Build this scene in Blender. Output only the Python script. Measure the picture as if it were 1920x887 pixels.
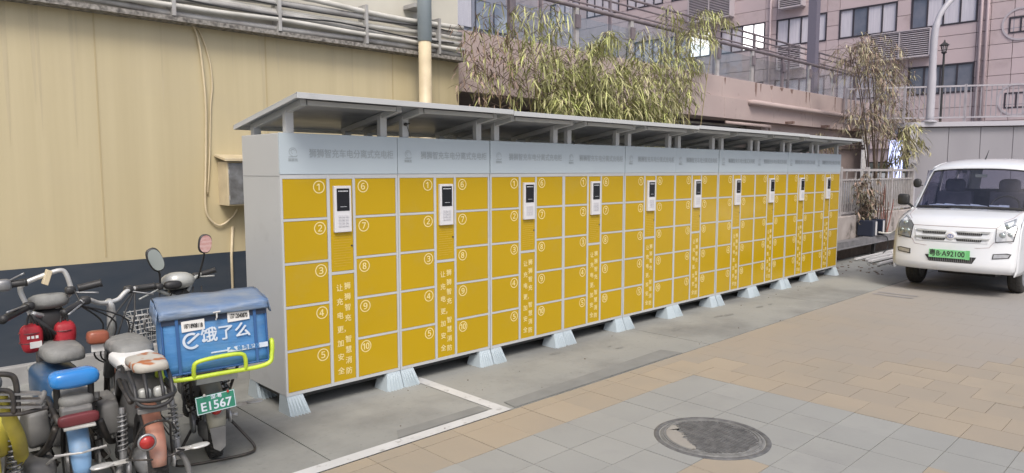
import bpy, math, random, bmesh
import numpy as np
from mathutils import Vector, Matrix, noise as mn
R = math.radians
rnd = random.Random(7)
sc = bpy.context.scene
COL = sc.collection
for o in list(bpy.data.objects): bpy.data.objects.remove(o)

# ---------------------------------------------------------------- camera, world, sun, exposure
CAM_H = 1.6; PITCH = R(5.385); YAW = R(44.142); FPX = 1320.6
cd = bpy.data.cameras.new('camera'); cam = bpy.data.objects.new('camera', cd); COL.objects.link(cam)
cam.location = (0, 0, CAM_H); cam.rotation_euler = (R(90) - PITCH, 0, -YAW)
cd.sensor_width = 36; cd.lens = 36 * FPX / 1920; cd.clip_start = .05; cd.clip_end = 900
sc.camera = cam
SUN_EL, SUN_AZ = R(52), R(214)            # azimuth clockwise from +Y : the light comes from behind the camera, left
w = bpy.data.worlds.new('World'); sc.world = w; w.use_nodes = True
nt = w.node_tree; bg = nt.nodes['Background']
sk = nt.nodes.new('ShaderNodeTexSky'); sk.sky_type = 'NISHITA'; sk.sun_disc = False
sk.sun_elevation = SUN_EL; sk.sun_rotation = SUN_AZ; sk.dust_density = 4; sk.ozone_density = .6; sk.air_density = .8
nt.links.new(sk.outputs[0], bg.inputs[0]); bg.inputs[1].default_value = .1
sl = bpy.data.lights.new('sun', 'SUN'); sl.energy = 1.2; sl.angle = R(22); sl.color = (1, .965, .90)
so = bpy.data.objects.new('sun', sl); COL.objects.link(so)
sd = Vector((math.sin(SUN_AZ) * math.cos(SUN_EL), math.cos(SUN_AZ) * math.cos(SUN_EL), math.sin(SUN_EL)))
so.rotation_euler = sd.to_track_quat('Z', 'Y').to_euler()
sc.view_settings.view_transform = 'Standard'; sc.view_settings.look = 'None'
sc.view_settings.exposure = .84; sc.view_settings.gamma = 1

# ---------------------------------------------------------------- measuring: photo position -> place in the world
_f = Vector((math.sin(YAW) * math.cos(PITCH), math.cos(YAW) * math.cos(PITCH), -math.sin(PITCH)))
_r = Vector((math.cos(YAW), -math.sin(YAW), 0)); _u = _r.cross(_f)
def ray(px, py): return _f + _r * ((px - 960) / FPX) - _u * ((py - 443.5) / FPX)
def atY(px, py, Y): d = ray(px, py); return Vector((0, 0, CAM_H)) + d * (Y / d.y)
def atX(px, py, X): d = ray(px, py); return Vector((0, 0, CAM_H)) + d * (X / d.x)
def atZ(px, py, Z): d = ray(px, py); return Vector((0, 0, CAM_H)) + d * ((Z - CAM_H) / d.z)
def atD(px, py, D): return Vector((0, 0, CAM_H)) + ray(px, py) * D

# ---------------------------------------------------------------- materials
def mat(name, c, rough=.6, metal=0, c2=None, scale=3., fac=.5, detail=5, stretch=(1, 1, 1), bump=0., bscale=60., spec=.5, dirt=None, dscale=1.2, dlo=.55, dhi=.75, coat=0, island=0):
    m = bpy.data.materials.new(name); m.use_nodes = True; t = m.node_tree; N = t.nodes; L = t.links
    b = N['Principled BSDF']; b.inputs['Roughness'].default_value = rough; b.inputs['Metallic'].default_value = metal
    b.inputs['Specular IOR Level'].default_value = spec; b.inputs['Coat Weight'].default_value = coat
    tc = N.new('ShaderNodeTexCoord'); mp = N.new('ShaderNodeMapping'); mp.inputs['Scale'].default_value = stretch
    gp = N.new('ShaderNodeNewGeometry')
    L.new(gp.outputs['Position'], mp.inputs[0])
    out = None
    rgb = N.new('ShaderNodeRGB'); rgb.outputs[0].default_value = (*c, 1); out = rgb.outputs[0]
    if c2 is not None:
        n = N.new('ShaderNodeTexNoise'); n.inputs['Scale'].default_value = scale; n.inputs['Detail'].default_value = detail
        L.new(mp.outputs[0], n.inputs['Vector'])
        mr = N.new('ShaderNodeMapRange'); mr.inputs[1].default_value = .5 - fac * .35; mr.inputs[2].default_value = .5 + fac * .35
        L.new(n.outputs[0], mr.inputs[0])
        mx = N.new('ShaderNodeMix'); mx.data_type = 'RGBA'; L.new(mr.outputs[0], mx.inputs[0]); L.new(out, mx.inputs[6]); mx.inputs[7].default_value = (*c2, 1)
        out = mx.outputs[2]
    if dirt is not None:
        n = N.new('ShaderNodeTexNoise'); n.inputs['Scale'].default_value = dscale; n.inputs['Detail'].default_value = 8; n.inputs['Roughness'].default_value = .65
        L.new(gp.outputs['Position'], n.inputs['Vector'])
        mr = N.new('ShaderNodeMapRange'); mr.inputs[1].default_value = dlo; mr.inputs[2].default_value = dhi; L.new(n.outputs[0], mr.inputs[0])
        mx = N.new('ShaderNodeMix'); mx.data_type = 'RGBA'; L.new(mr.outputs[0], mx.inputs[0]); L.new(out, mx.inputs[6]); mx.inputs[7].default_value = (*dirt, 1)
        out = mx.outputs[2]
    if island:
        h = N.new('ShaderNodeHueSaturation'); mr = N.new('ShaderNodeMapRange'); mr.inputs[3].default_value = 1 - island; mr.inputs[4].default_value = 1 + island
        L.new(gp.outputs['Random Per Island'], mr.inputs[0]); L.new(mr.outputs[0], h.inputs['Value']); L.new(out, h.inputs['Color']); out = h.outputs[0]
    L.new(out, b.inputs['Base Color'])
    if bump:
        n = N.new('ShaderNodeTexNoise'); n.inputs['Scale'].default_value = bscale; n.inputs['Detail'].default_value = 4
        L.new(mp.outputs[0], n.inputs['Vector'])
        bp = N.new('ShaderNodeBump'); bp.inputs['Strength'].default_value = bump; bp.inputs['Distance'].default_value = .01
        L.new(n.outputs[0], bp.inputs['Height']); L.new(bp.outputs[0], b.inputs['Normal'])
    return m
def glass(name, tint, refl=.12, rough=.02):
    m = bpy.data.materials.new(name); m.use_nodes = True; t = m.node_tree; t.nodes.clear(); N = t.nodes; L = t.links
    o = N.new('ShaderNodeOutputMaterial'); mx = N.new('ShaderNodeMixShader'); tr = N.new('ShaderNodeBsdfTransparent'); gl = N.new('ShaderNodeBsdfGlossy')
    tr.inputs[0].default_value = (*tint, 1); gl.inputs['Roughness'].default_value = rough
    lw = N.new('ShaderNodeLayerWeight'); lw.inputs[0].default_value = .5; pw = N.new('ShaderNodeMath'); pw.operation = 'POWER'; pw.inputs[1].default_value = 4; L.new(lw.outputs['Facing'], pw.inputs[0])
    mr = N.new('ShaderNodeMapRange'); mr.inputs[3].default_value = refl; mr.inputs[4].default_value = .8
    L.new(pw.outputs[0], mr.inputs[0]); L.new(mr.outputs[0], mx.inputs[0]); L.new(tr.outputs[0], mx.inputs[1]); L.new(gl.outputs[0], mx.inputs[2]); L.new(mx.outputs[0], o.inputs[0])
    return m
def emit(name, c, s):
    m = mat(name, c); b = m.node_tree.nodes['Principled BSDF']; b.inputs['Emission Color'].default_value = (*c, 1); b.inputs['Emission Strength'].default_value = s; return m
M = {}
M['cream'] = mat('cream paint', (.55, .475, .30), .35, c2=(.47, .40, .245), scale=2.2, fac=.9, stretch=(5, 5, .16), dirt=(.47, .405, .27), dscale=.8, dlo=.5, dhi=.8, bump=.06, bscale=9)
M['cream2'] = mat('cream painted metal', (.62, .53, .36), .5, c2=(.5, .42, .28), scale=6)
M['navy'] = mat('navy paint', (.03, .042, .06), .5, c2=(.045, .055, .07), scale=3, stretch=(1, 1, 3), dirt=(.10, .11, .12), dscale=2.4, dlo=.62, dhi=.85)
M['kerb'] = mat('plinth grey', (.36, .36, .35), .8, c2=(.25, .25, .25), scale=4, bump=.2)
M['white_wall'] = mat('upper wall', (.62, .6, .52), .6, c2=(.5, .48, .42), scale=1.5)
M['conduit'] = mat('grey conduit', (.42, .42, .41), .55, c2=(.3, .29, .28), scale=6, dirt=(.16, .15, .14), dscale=5)
M['conduit_w'] = mat('white conduit', (.62, .61, .57), .5, c2=(.45, .44, .4), scale=5)
M['soot'] = mat('sooty bracket', (.07, .065, .06), .9, c2=(.35, .33, .3), scale=28, fac=.5)
M['pipe_blue'] = mat('pale blue pipe', (.50, .58, .62), .4, c2=(.42, .5, .54), scale=4)
M['cab'] = mat('cabinet grey white powder coat', (.49, .505, .51), .38, c2=(.455, .47, .475), scale=1.2, spec=.5, dirt=(.36, .37, .37), dscale=3, dlo=.62, dhi=.9)
M['fascia'] = mat('fascia blue grey', (.45, .52, .56), .3, c2=(.42, .485, .53), scale=.8)
M['yellow'] = mat('yellow door', (.47, .305, .002), .22, c2=(.44, .288, .003), scale=1.5, spec=.5, bump=.05, bscale=5, dirt=(.44, .30, .03), dscale=3, dlo=.55, dhi=.85)
M['print'] = mat('pale print', (.74, .63, .30), .5)
M['print_line'] = mat('pale notice print', (.54, .37, .045), .5)
M['print_grey'] = mat('grey header print', (.32, .365, .39), .5)
M['kiosk'] = mat('kiosk grey', (.62, .62, .64), .4)
M['key'] = mat('kiosk key', (.55, .55, .58), .4)
M['screen'] = mat('black screen', (.01, .011, .015), .12)
M['screen_txt'] = mat('screen text', (.55, .57, .6), .4)
M['dark'] = mat('black plastic', (.02, .02, .022), .5, c2=(.035, .035, .035), scale=20)
M['rubber'] = mat('rubber tyre', (.02, .02, .02), .8, c2=(.045, .043, .04), scale=30, bump=.3, bscale=90)
M['chrome'] = mat('dull chrome', (.68, .69, .68), .35, metal=.3, c2=(.42, .41, .39), scale=16, fac=.6)
M['alu'] = mat('grey aluminium', (.34, .35, .36), .45, metal=.6, c2=(.2, .2, .2), scale=14)
M['black_metal'] = mat('black metal', (.03, .03, .032), .45, metal=.3, c2=(.08, .07, .06), scale=18)
M['grey_pl'] = mat('dusty grey plastic', (.19, .19, .185), .6, c2=(.12, .12, .12), scale=9, dirt=(.27, .26, .24), dscale=9)
M['seat_grey'] = mat('dusty grey seat cover', (.25, .255, .245), .7, c2=(.15, .15, .145), scale=6, bump=1.0, bscale=16, dirt=(.31, .30, .28), dscale=14)
M['bike_blue'] = mat('faded blue fender', (.20, .34, .52), .45, c2=(.15, .28, .46), scale=6, dirt=(.3, .34, .38), dscale=8)
M['blue_gloss'] = mat('glossy blue pad', (.035, .25, .62), .2, c2=(.03, .20, .54), scale=6, coat=.5, bump=.15, bscale=16)
M['blue_body'] = mat('blue bike body', (.03, .08, .17), .3, c2=(.05, .11, .2), scale=5, dirt=(.12, .14, .16), dscale=7)
M['maroon'] = mat('maroon vinyl', (.16, .03, .035), .5, c2=(.11, .02, .025), scale=8)
M['red'] = mat('red cloth', (.36, .018, .03), .55, c2=(.3, .012, .02), scale=12, bump=.4, bscale=25)
M['red_lens'] = mat('red lens', (.40, .035, .03), .2, c2=(.3, .02, .02), scale=40)
M['orange_f'] = mat('faded orange fender', (.44, .19, .12), .5, c2=(.30, .14, .10), scale=7, dirt=(.28, .22, .19), dscale=6, dlo=.45)
M['amber'] = mat('dirty amber lens', (.30, .09, .05), .35, c2=(.22, .08, .05), scale=12)
M['beige_f'] = mat('greyish beige fender', (.30, .29, .23), .5, c2=(.2, .2, .17), scale=9)
M['silver_pl'] = mat('silver painted plastic', (.52, .53, .50), .35, c2=(.33, .34, .33), scale=9, metal=.2)
M['ytube'] = mat('yellow green tube', (.52, .66, .05), .35, c2=(.4, .52, .04), scale=14)
M['ybody'] = mat('yellow bike body', (.55, .47, .06), .5, c2=(.33, .28, .06), scale=6)
M['boxblue'] = mat('blue oxford cloth', (.05, .19, .44), .5, c2=(.08, .235, .48), scale=5, stretch=(1, 1, 4), bump=.35, bscale=11, dirt=(.13, .24, .4), dscale=4)
M['lid'] = mat('faded blue lid cloth', (.09, .17, .32), .5, c2=(.22, .26, .31), scale=5, stretch=(1.5, 1, 5), bump=.5, bscale=14)
M['boxdark'] = mat('dark navy strip', (.02, .035, .07), .6)
M['strap'] = mat('blue webbing', (.03, .10, .26), .7)
M['white'] = mat('white print', (.60, .66, .72), .5, c2=(.5, .58, .68), scale=25)
M['sticker'] = mat('white sticker', (.7, .7, .68), .5)
M['ink'] = mat('black ink', (.03, .03, .03), .6)
M['plate_g'] = mat('plate green', (.03, .22, .14), .4, c2=(.025, .18, .12), scale=10)
M['plate_lg'] = mat('light green plate', (.16, .55, .20), .4, c2=(.28, .66, .33), scale=6)
M['van'] = mat('white car paint', (.70, .72, .745), .25, coat=.5, c2=(.67, .69, .71), scale=2, dirt=(.60, .60, .60), dscale=4, dlo=.6, dhi=.85)
M['van_glass'] = glass('windscreen glass', (.66, .66, .74), .09)
M['lens'] = glass('headlight lens', (.82, .84, .85), .12)
M['reflector'] = mat('reflector', (.45, .46, .47), .35, metal=.5, c2=(.35, .35, .36), scale=35)
M['interior'] = mat('van interior', (.16, .16, .2), .8, c2=(.10, .10, .13), scale=6)
M['paper'] = mat('papers', (.62, .68, .75), .7, c2=(.4, .5, .62), scale=20)
M['mirror'] = mat('mirror glass', (.42, .47, .45), .15, metal=.5)
M['mirror_p'] = mat('mirror sticker pink', (.55, .38, .36), .5, c2=(.45, .22, .2), scale=30, stretch=(1, 1, 3))
M['logo_blue'] = mat('emblem blue', (.04, .1, .4), .3)
M['pink'] = mat('pink wall paint', (.49, .40, .41), .75, c2=(.45, .365, .38), scale=.6, dirt=(.34, .27, .27), dscale=1.1, dlo=.5, dhi=.8)
M['pink2'] = mat('pink podium paint', (.44, .355, .335), .75, c2=(.39, .31, .295), scale=1.2, dirt=(.24, .19, .175), dscale=3.5, dlo=.6, dhi=.8)
M['pink_b'] = mat('pinkish panel', (.50, .405, .42), .7, c2=(.46, .375, .39), scale=.9)
M['groove'] = mat('panel joint', (.34, .275, .285), .9)
M['winframe'] = mat('dark window frame', (.035, .03, .04), .5)
M['winglass'] = mat('pale curtained window', (.58, .55, .60), .12, c2=(.50, .47, .53), scale=3, stretch=(5, 5, .4), spec=.8)
M['winglass_d'] = mat('dark window glass', (.10, .11, .15), .06, c2=(.16, .16, .2), scale=1.5, spec=.9)
M['winglass_b'] = mat('blue grey window glass', (.16, .19, .26), .08, c2=(.25, .27, .33), scale=1, spec=.9)
M['lit'] = emit('lit window', (1, .97, .98), .9)
M['louvre'] = mat('louvre grey', (.42, .38, .41), .6)
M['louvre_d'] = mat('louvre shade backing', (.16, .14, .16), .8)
M['rail'] = mat('grey painted rail', (.42, .40, .43), .5, metal=.2, c2=(.33, .31, .34), scale=4)
M['rail_d'] = mat('dark bronze rail', (.13, .11, .13), .5, c2=(.2, .17, .18), scale=6)
M['bglass'] = glass('balustrade glass', (.93, .96, .965), .05)
M['steel'] = mat('stainless', (.55, .53, .52), .4, metal=.35, c2=(.44, .41, .40), scale=12)
M['gwall'] = mat('grey metal hoarding', (.27, .26, .285), .35, c2=(.31, .30, .325), scale=1.2, stretch=(1, 1, .3), metal=.1)
M['lamp_pole'] = mat('pale grey pole', (.44, .43, .47), .4)
M['darkpole'] = mat('slate pole', (.14, .13, .17), .5)
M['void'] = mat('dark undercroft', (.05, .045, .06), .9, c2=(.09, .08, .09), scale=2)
M['duct'] = mat('dark duct', (.10, .09, .12), .35, metal=.3)
M['slate'] = mat('slate facade', (.22, .22, .27), .5, c2=(.28, .27, .32), scale=.5)
M['lowwall'] = mat('weathered white render', (.44, .40, .38), .85, c2=(.34, .3, .28), scale=4, dirt=(.09, .08, .07), dscale=2.6, dlo=.52, dhi=.68)
M['guard'] = mat('galvanised beam', (.31, .30, .32), .5, metal=.4, c2=(.2, .2, .2), scale=7)
M['amp'] = mat('dark blue case', (.02, .027, .05), .5)
M['pvc'] = mat('white pvc trunking', (.72, .71, .71), .4)
M['leaf1'] = mat('bamboo leaf', (.36, .40, .13), .6, island=.4, c2=(.44, .44, .20), scale=2)
M['leaf2'] = mat('bamboo leaf pale', (.46, .42, .24), .6, island=.35, c2=(.36, .37, .16), scale=2)
M['leaf_dry'] = mat('dry leaf', (.44, .39, .25), .7, island=.4, c2=(.30, .28, .16), scale=1.6)
M['leaf_brown'] = mat('brown leaf', (.28, .20, .155), .8, island=.4)
M['shrub'] = mat('dusty shrub leaf', (.13, .13, .07), .7, island=.5, c2=(.2, .16, .12), scale=4)
M['culm'] = mat('bamboo culm', (.24, .24, .10), .5, c2=(.28, .2, .1), scale=5)
M['twig'] = mat('brown twig', (.11, .08, .06), .8)
M['redstem'] = mat('reddish stem', (.24, .10, .08), .7)
M['soil'] = mat('soil', (.09, .07, .055), .95, c2=(.15, .11, .09), scale=9, bump=.5)
M['bluelit'] = emit('blue white sign light', (.55, .62, 1), .8)
M['iron'] = mat('cast iron', (.19, .19, .185), .6, metal=.3, c2=(.11, .11, .11), scale=20, bump=.3, bscale=80)
M['iron_l'] = mat('worn cast iron', (.26, .26, .25), .55, metal=.2, c2=(.18, .18, .175), scale=25)
M['cement'] = mat('cement smear', (.30, .285, .25), .85, c2=(.28, .26, .23), scale=8, bump=.15)
def ground_mat():
    m = mat('concrete ground', (.24, .247, .235), .75, c2=(.30, .306, .29), scale=1.1, fac=.7, detail=8, dirt=(.15, .153, .15), dscale=.75, dlo=.47, dhi=.72, bump=.12, bscale=40)
    t = m.node_tree; N = t.nodes; L = t.links
    b = N['Principled BSDF']; prev = b.inputs['Base Color'].links[0].from_socket
    g = N.new('ShaderNodeNewGeometry'); n = N.new('ShaderNodeTexNoise'); n.inputs['Scale'].default_value = 26; n.inputs['Detail'].default_value = 6; L.new(g.outputs['Position'], n.inputs['Vector'])
    mr = N.new('ShaderNodeMapRange'); mr.inputs[1].default_value = .60; mr.inputs[2].default_value = .78; mr.inputs[4].default_value = .5; L.new(n.outputs[0], mr.inputs[0])
    mx = N.new('ShaderNodeMix'); mx.data_type = 'RGBA'; L.new(mr.outputs[0], mx.inputs[0]); L.new(prev, mx.inputs[6]); mx.inputs[7].default_value = (.13, .13, .125, 1)
    L.new(mx.outputs[2], b.inputs['Base Color']); return m
M['conc'] = ground_mat()
M['asph'] = mat('pale worn concrete', (.30, .30, .30), .8, c2=(.25, .25, .245), scale=.9, dirt=(.19, .19, .185), dscale=.7, bump=.1)
M['grout'] = mat('joint grout', (.24, .23, .205), .9, c2=(.07, .07, .06), scale=1.6, fac=.35)
tile_g = [mat('grey paver', c, .62, c2=c2, scale=2.5, dirt=(.25, .25, .24), dscale=2.2, dlo=.55, dhi=.8, bump=.1, bscale=50) for c, c2 in
          (((.30, .302, .282), (.275, .277, .26)), ((.29, .292, .273), (.31, .312, .292)), ((.275, .278, .262), (.295, .298, .28)))]
tile_t = [mat('tan paver', c, .62, c2=c2, scale=2.2, dirt=(.29, .26, .21), dscale=1.5, dlo=.5, dhi=.8, bump=.1, bscale=50) for c, c2 in
          (((.345, .292, .22), (.32, .275, .215)), ((.335, .282, .212), (.352, .30, .23)), ((.325, .278, .215), (.31, .27, .215)))]
tile_p = [mat('washed pinkish paver', c, .62, c2=c2, scale=1.2, dirt=(.27, .26, .25), dscale=1.1, dlo=.5, dhi=.8, bump=.1, bscale=50) for c, c2 in
          (((.32, .285, .25), (.29, .27, .25)), ((.31, .29, .265), (.29, .275, .26)))]
def paint_mat():
    m = mat('worn white line paint', (.58, .59, .59), .6, c2=(.50, .51, .51), scale=5)
    t = m.node_tree; N = t.nodes; L = t.links; b = N['Principled BSDF']; prev = b.inputs['Base Color'].links[0].from_socket
    g = N.new('ShaderNodeNewGeometry'); n = N.new('ShaderNodeTexNoise'); n.inputs['Scale'].default_value = 18; n.inputs['Detail'].default_value = 9; n.inputs['Roughness'].default_value = .7
    L.new(g.outputs['Position'], n.inputs['Vector']); mr = N.new('ShaderNodeMapRange'); mr.inputs[1].default_value = .56; mr.inputs[2].default_value = .68; L.new(n.outputs[0], mr.inputs[0])
    mx = N.new('ShaderNodeMix'); mx.data_type = 'RGBA'; L.new(mr.outputs[0], mx.inputs[0]); L.new(prev, mx.inputs[6]); mx.inputs[7].default_value = (.30, .30, .29, 1)
    L.new(mx.outputs[2], b.inputs['Base Color']); return m
M['line'] = paint_mat()
def seat_pattern():
    m = mat('brown spotted white cover', (.50, .48, .42), .7, c2=(.36, .34, .3), scale=7)
    t = m.node_tree; N = t.nodes; L = t.links; b = N['Principled BSDF']; prev = b.inputs['Base Color'].links[0].from_socket
    g = N.new('ShaderNodeNewGeometry'); n = N.new('ShaderNodeTexNoise'); n.inputs['Scale'].default_value = 17; n.inputs['Detail'].default_value = 1; L.new(g.outputs['Position'], n.inputs['Vector'])
    mr = N.new('ShaderNodeMapRange'); mr.inputs[1].default_value = .5; mr.inputs[2].default_value = .57; L.new(n.outputs[0], mr.inputs[0])
    mx = N.new('ShaderNodeMix'); mx.data_type = 'RGBA'; L.new(mr.outputs[0], mx.inputs[0]); L.new(prev, mx.inputs[6]); mx.inputs[7].default_value = (.36, .13, .05, 1)
    L.new(mx.outputs[2], b.inputs['Base Color']); return m
M['spot'] = seat_pattern()

# ---------------------------------------------------------------- mesh helpers (everything is built in world metres, then moved into its thing's frame)
MW = {}
class MB:
    def __init__(s): s.v = []; s.f = []
    def add(s, vs, fs):
        b = len(s.v); s.v += [tuple(v) for v in vs]; s.f += [tuple(i + b for i in f) for f in fs]; return s
    def box(s, x0, x1, y0, y1, z0, z1):
        return s.hexa([(x0, y0, z0), (x1, y0, z0), (x1, y1, z0), (x0, y1, z0), (x0, y0, z1), (x1, y0, z1), (x1, y1, z1), (x0, y1, z1)])
    def hexa(s, p): return s.add(p, [(0, 3, 2, 1), (4, 5, 6, 7), (0, 1, 5, 4), (1, 2, 6, 5), (2, 3, 7, 6), (3, 0, 4, 7)])
    def obox(s, c, ax, ay, az):      # centre and three half-axis vectors
        c, ax, ay, az = map(Vector, (c, ax, ay, az))
        return s.hexa([c - ax - ay - az, c + ax - ay - az, c + ax + ay - az, c - ax + ay - az, c - ax - ay + az, c + ax - ay + az, c + ax + ay + az, c - ax + ay + az])
    def bar(s, a, b, w, h, up=(0, 0, 1)):
        a, b = Vector(a), Vector(b); d = (b - a) / 2; u = Vector(up); sd_ = d.cross(u)
        if sd_.length < 1e-6: sd_ = d.cross(Vector((1, 0, 0)))
        sd_ = sd_.normalized() * w / 2; uu = sd_.cross(d).normalized() * h / 2
        return s.obox((a + b) / 2, d, sd_, uu)
    def tube(s, pts, r, n=8, closed=False, caps=True):
        P = [Vector(p) for p in pts]; k = len(P); rs = r if hasattr(r, '__len__') else [r] * k
        T = []
        for i in range(k):
            a = P[(i - 1) % k] if closed or i > 0 else P[i]; b = P[(i + 1) % k] if closed or i < k - 1 else P[i]
            T.append((b - a).normalized())
        u = T[0].orthogonal().normalized(); vs = []; fs = []
        for i in range(k):
            u = (u - T[i] * u.dot(T[i])).normalized(); q = T[i].cross(u)
            for j in range(n):
                a = 2 * math.pi * j / n; vs.append(P[i] + (u * math.cos(a) + q * math.sin(a)) * rs[i])
        m = k if closed else k - 1
        for i in range(m):
            for j in range(n):
                fs.append((i * n + j, i * n + (j + 1) % n, ((i + 1) % k) * n + (j + 1) % n, ((i + 1) % k) * n + j))
        if not closed and caps: fs += [tuple(range(n - 1, -1, -1)), tuple((k - 1) * n + j for j in range(n))]
        return s.add(vs, fs)
    def lathe(s, prof, c, ax, n=24, closed=True):   # prof: (radius, height along the axis)
        c = Vector(c); ax = Vector(ax).normalized(); u = ax.orthogonal().normalized(); q = ax.cross(u); vs = []; k = len(prof)
        for r_, h_ in prof:
            for j in range(n):
                a = 2 * math.pi * j / n; vs.append(c + ax * h_ + (u * math.cos(a) + q * math.sin(a)) * r_)
        fs = [(i * n + j, i * n + (j + 1) % n, ((i + 1) % k) * n + (j + 1) % n, ((i + 1) % k) * n + j) for i in range(k if closed else k - 1) for j in range(n)]
        if not closed: fs += [tuple(range(n - 1, -1, -1)), tuple((k - 1) * n + j for j in range(n))]
        return s.add(vs, fs)
    def blob(s, c, rx, ry, rz, e=.6, n=16, m=10, rot=None, wob=0, shear=0, flat=0):
        def pw(a, e_): return math.copysign(abs(a) ** e_, a)
        vs = []; c = Vector(c)
        for i in range(m + 1):
            t = -math.pi / 2 + math.pi * i / m
            for j in range(n):
                a = 2 * math.pi * j / n
                p = Vector((rx * pw(math.cos(t), e) * pw(math.cos(a), e), ry * pw(math.cos(t), e) * pw(math.sin(a), e), rz * pw(math.sin(t), e)))
                if flat and p.z < -rz * flat: p.z = -rz * flat
                if wob: p *= 1 + wob * mn.noise(Vector((p.x * 14, p.y * 14, p.z * 14)) + c)
                if shear: p.z += shear * p.y
                if rot: p = rot @ p
                vs.append(c + p)
        fs = [(i * n + j, i * n + (j + 1) % n, (i + 1) * n + (j + 1) % n, (i + 1) * n + j) for i in range(m) for j in range(n)]
        return s.add(vs, fs)
    def prism(s, poly, d):      # planar polygon (3-D points) pushed by the vector d
        P = [Vector(p) for p in poly]; d = Vector(d); n = len(P)
        return s.add(P + [p + d for p in P], [tuple(range(n - 1, -1, -1)), tuple(range(n, 2 * n))] + [(i, (i + 1) % n, n + (i + 1) % n, n + i) for i in range(n)])
    def grid(s, P, nu, nv): return s.add(P, [(i * nv + j, (i + 1) * nv + j, (i + 1) * nv + j + 1, i * nv + j + 1) for i in range(nu - 1) for j in range(nv - 1)])
    def mesh(s, name, m, parent=None, smooth=False):
        me = bpy.data.meshes.new(name); me.from_pydata(s.v, [], s.f); me.validate()
        bm = bmesh.new(); bm.from_mesh(me); bmesh.ops.remove_doubles(bm, verts=bm.verts, dist=1e-6) if smooth == 'weld' else None
        bmesh.ops.recalc_face_normals(bm, faces=bm.faces); bm.to_mesh(me); bm.free()
        if isinstance(m, str): m = M[m]
        me.materials.append(m)
        root = parent
        while root is not None and root.parent is not None: root = root.parent
        if root is not None and root.name in MW: me.transform(MW[root.name].inverted())
        if smooth: me.shade_smooth()
        return me
    def build(s, name, m, parent=None, smooth=False, bevel=0, seg=2, auto=None, sub=0):
        o = bpy.data.objects.new(name, s.mesh(name, m, parent, smooth)); COL.objects.link(o); o.parent = parent
        if bevel:
            b = o.modifiers.new('bevel', 'BEVEL'); b.width = bevel; b.segments = seg; b.limit_method = 'ANGLE'; b.angle_limit = R(40)
        if auto:
            o.data.shade_smooth(); es = o.data
            bm = bmesh.new(); bm.from_mesh(es)
            for e in bm.edges:
                if len(e.link_faces) == 2 and e.calc_face_angle(0) > R(auto): e.smooth = False
            bm.to_mesh(es); bm.free()
        if sub:
            b = o.modifiers.new('subd', 'SUBSURF'); b.levels = sub; b.render_levels = sub
        return o
def thing(name, label, cat, loc=(0, 0, 0), rz=0, group=None):
    o = bpy.data.objects.new(name, None); COL.objects.link(o); o.location = loc; o.rotation_euler = (0, 0, rz)
    o['label'] = label; o['category'] = cat; o.empty_display_size = .1
    if group: o['group'] = group
    MW[o.name] = Matrix.Translation(Vector(loc)) @ Matrix.Rotation(rz, 4, 'Z'); return o
def tag(o, label, cat, group=None):
    o['label'] = label; o['category'] = cat
    if group: o['group'] = group
    return o
def struct(o, kind='structure'): o['kind'] = kind; return o
def copy_tree(o, parent=None):
    c = o.copy(); COL.objects.link(c); c.parent = parent
    for ch in list(o.children): copy_tree(ch, c)
    return c
def inst(name, me, parent, loc=(0, 0, 0), rot=(0, 0, 0), scale=(1, 1, 1)):
    o = bpy.data.objects.new(name, me); COL.objects.link(o); o.parent = parent; o.location = loc; o.rotation_euler = rot; o.scale = scale; return o
_tc = {}
def textmesh(body, size=1, bold=0, m='white', align='CENTER', ext=0.0, res=3):
    k = (body, size, bold, m, align)
    if k in _tc: return _tc[k]
    c = bpy.data.curves.new('lettering', 'FONT'); c.body = body; c.size = size; c.align_x = align; c.align_y = 'CENTER'; c.resolution_u = res
    o = bpy.data.objects.new('lettering', c); COL.objects.link(o); bpy.context.view_layer.update()
    m0 = bpy.data.meshes.new_from_object(o.evaluated_get(bpy.context.evaluated_depsgraph_get())); bpy.data.objects.remove(o); bpy.data.curves.remove(c)
    V = np.array([v.co[:] for v in m0.vertices]) if len(m0.vertices) else np.zeros((0, 3)); F = [tuple(p.vertices) for p in m0.polygons]; vs, fs = [], []
    for q, (dx, dy) in enumerate(((-1, -1), (1, -1), (-1, 1), (1, 1)) if bold else ((0, 0),)):      # a bolder weight: the strokes thickened by shifted layers
        b_ = len(vs); vs += [(v[0] + dx * bold, v[1] + dy * bold, v[2] + q * .00012) for v in V]; fs += [tuple(i + b_ for i in f) for f in F]
    me = bpy.data.meshes.new('lettering'); me.from_pydata(vs, [], fs); bpy.data.meshes.remove(m0)
    me.materials.clear(); me.materials.append(M[m]); _tc[k] = me; return me
def arc(c, r, a0, a1, n, f): return [f(c, r, a0 + (a1 - a0) * i / n) for i in range(n + 1)]
def smoothpath(pts, k=6):
    P = [Vector(p) for p in pts]; out = []
    for i in range(len(P) - 1):
        p0 = P[max(i - 1, 0)]; p1 = P[i]; p2 = P[i + 1]; p3 = P[min(i + 2, len(P) - 1)]
        for j in range(k):
            t = j / k; out.append(.5 * ((2 * p1) + (p2 - p0) * t + (2 * p0 - 5 * p1 + 4 * p2 - p3) * t * t + (-p0 + 3 * p1 - 3 * p2 + p3) * t ** 3))
    out.append(P[-1]); return out

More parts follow.
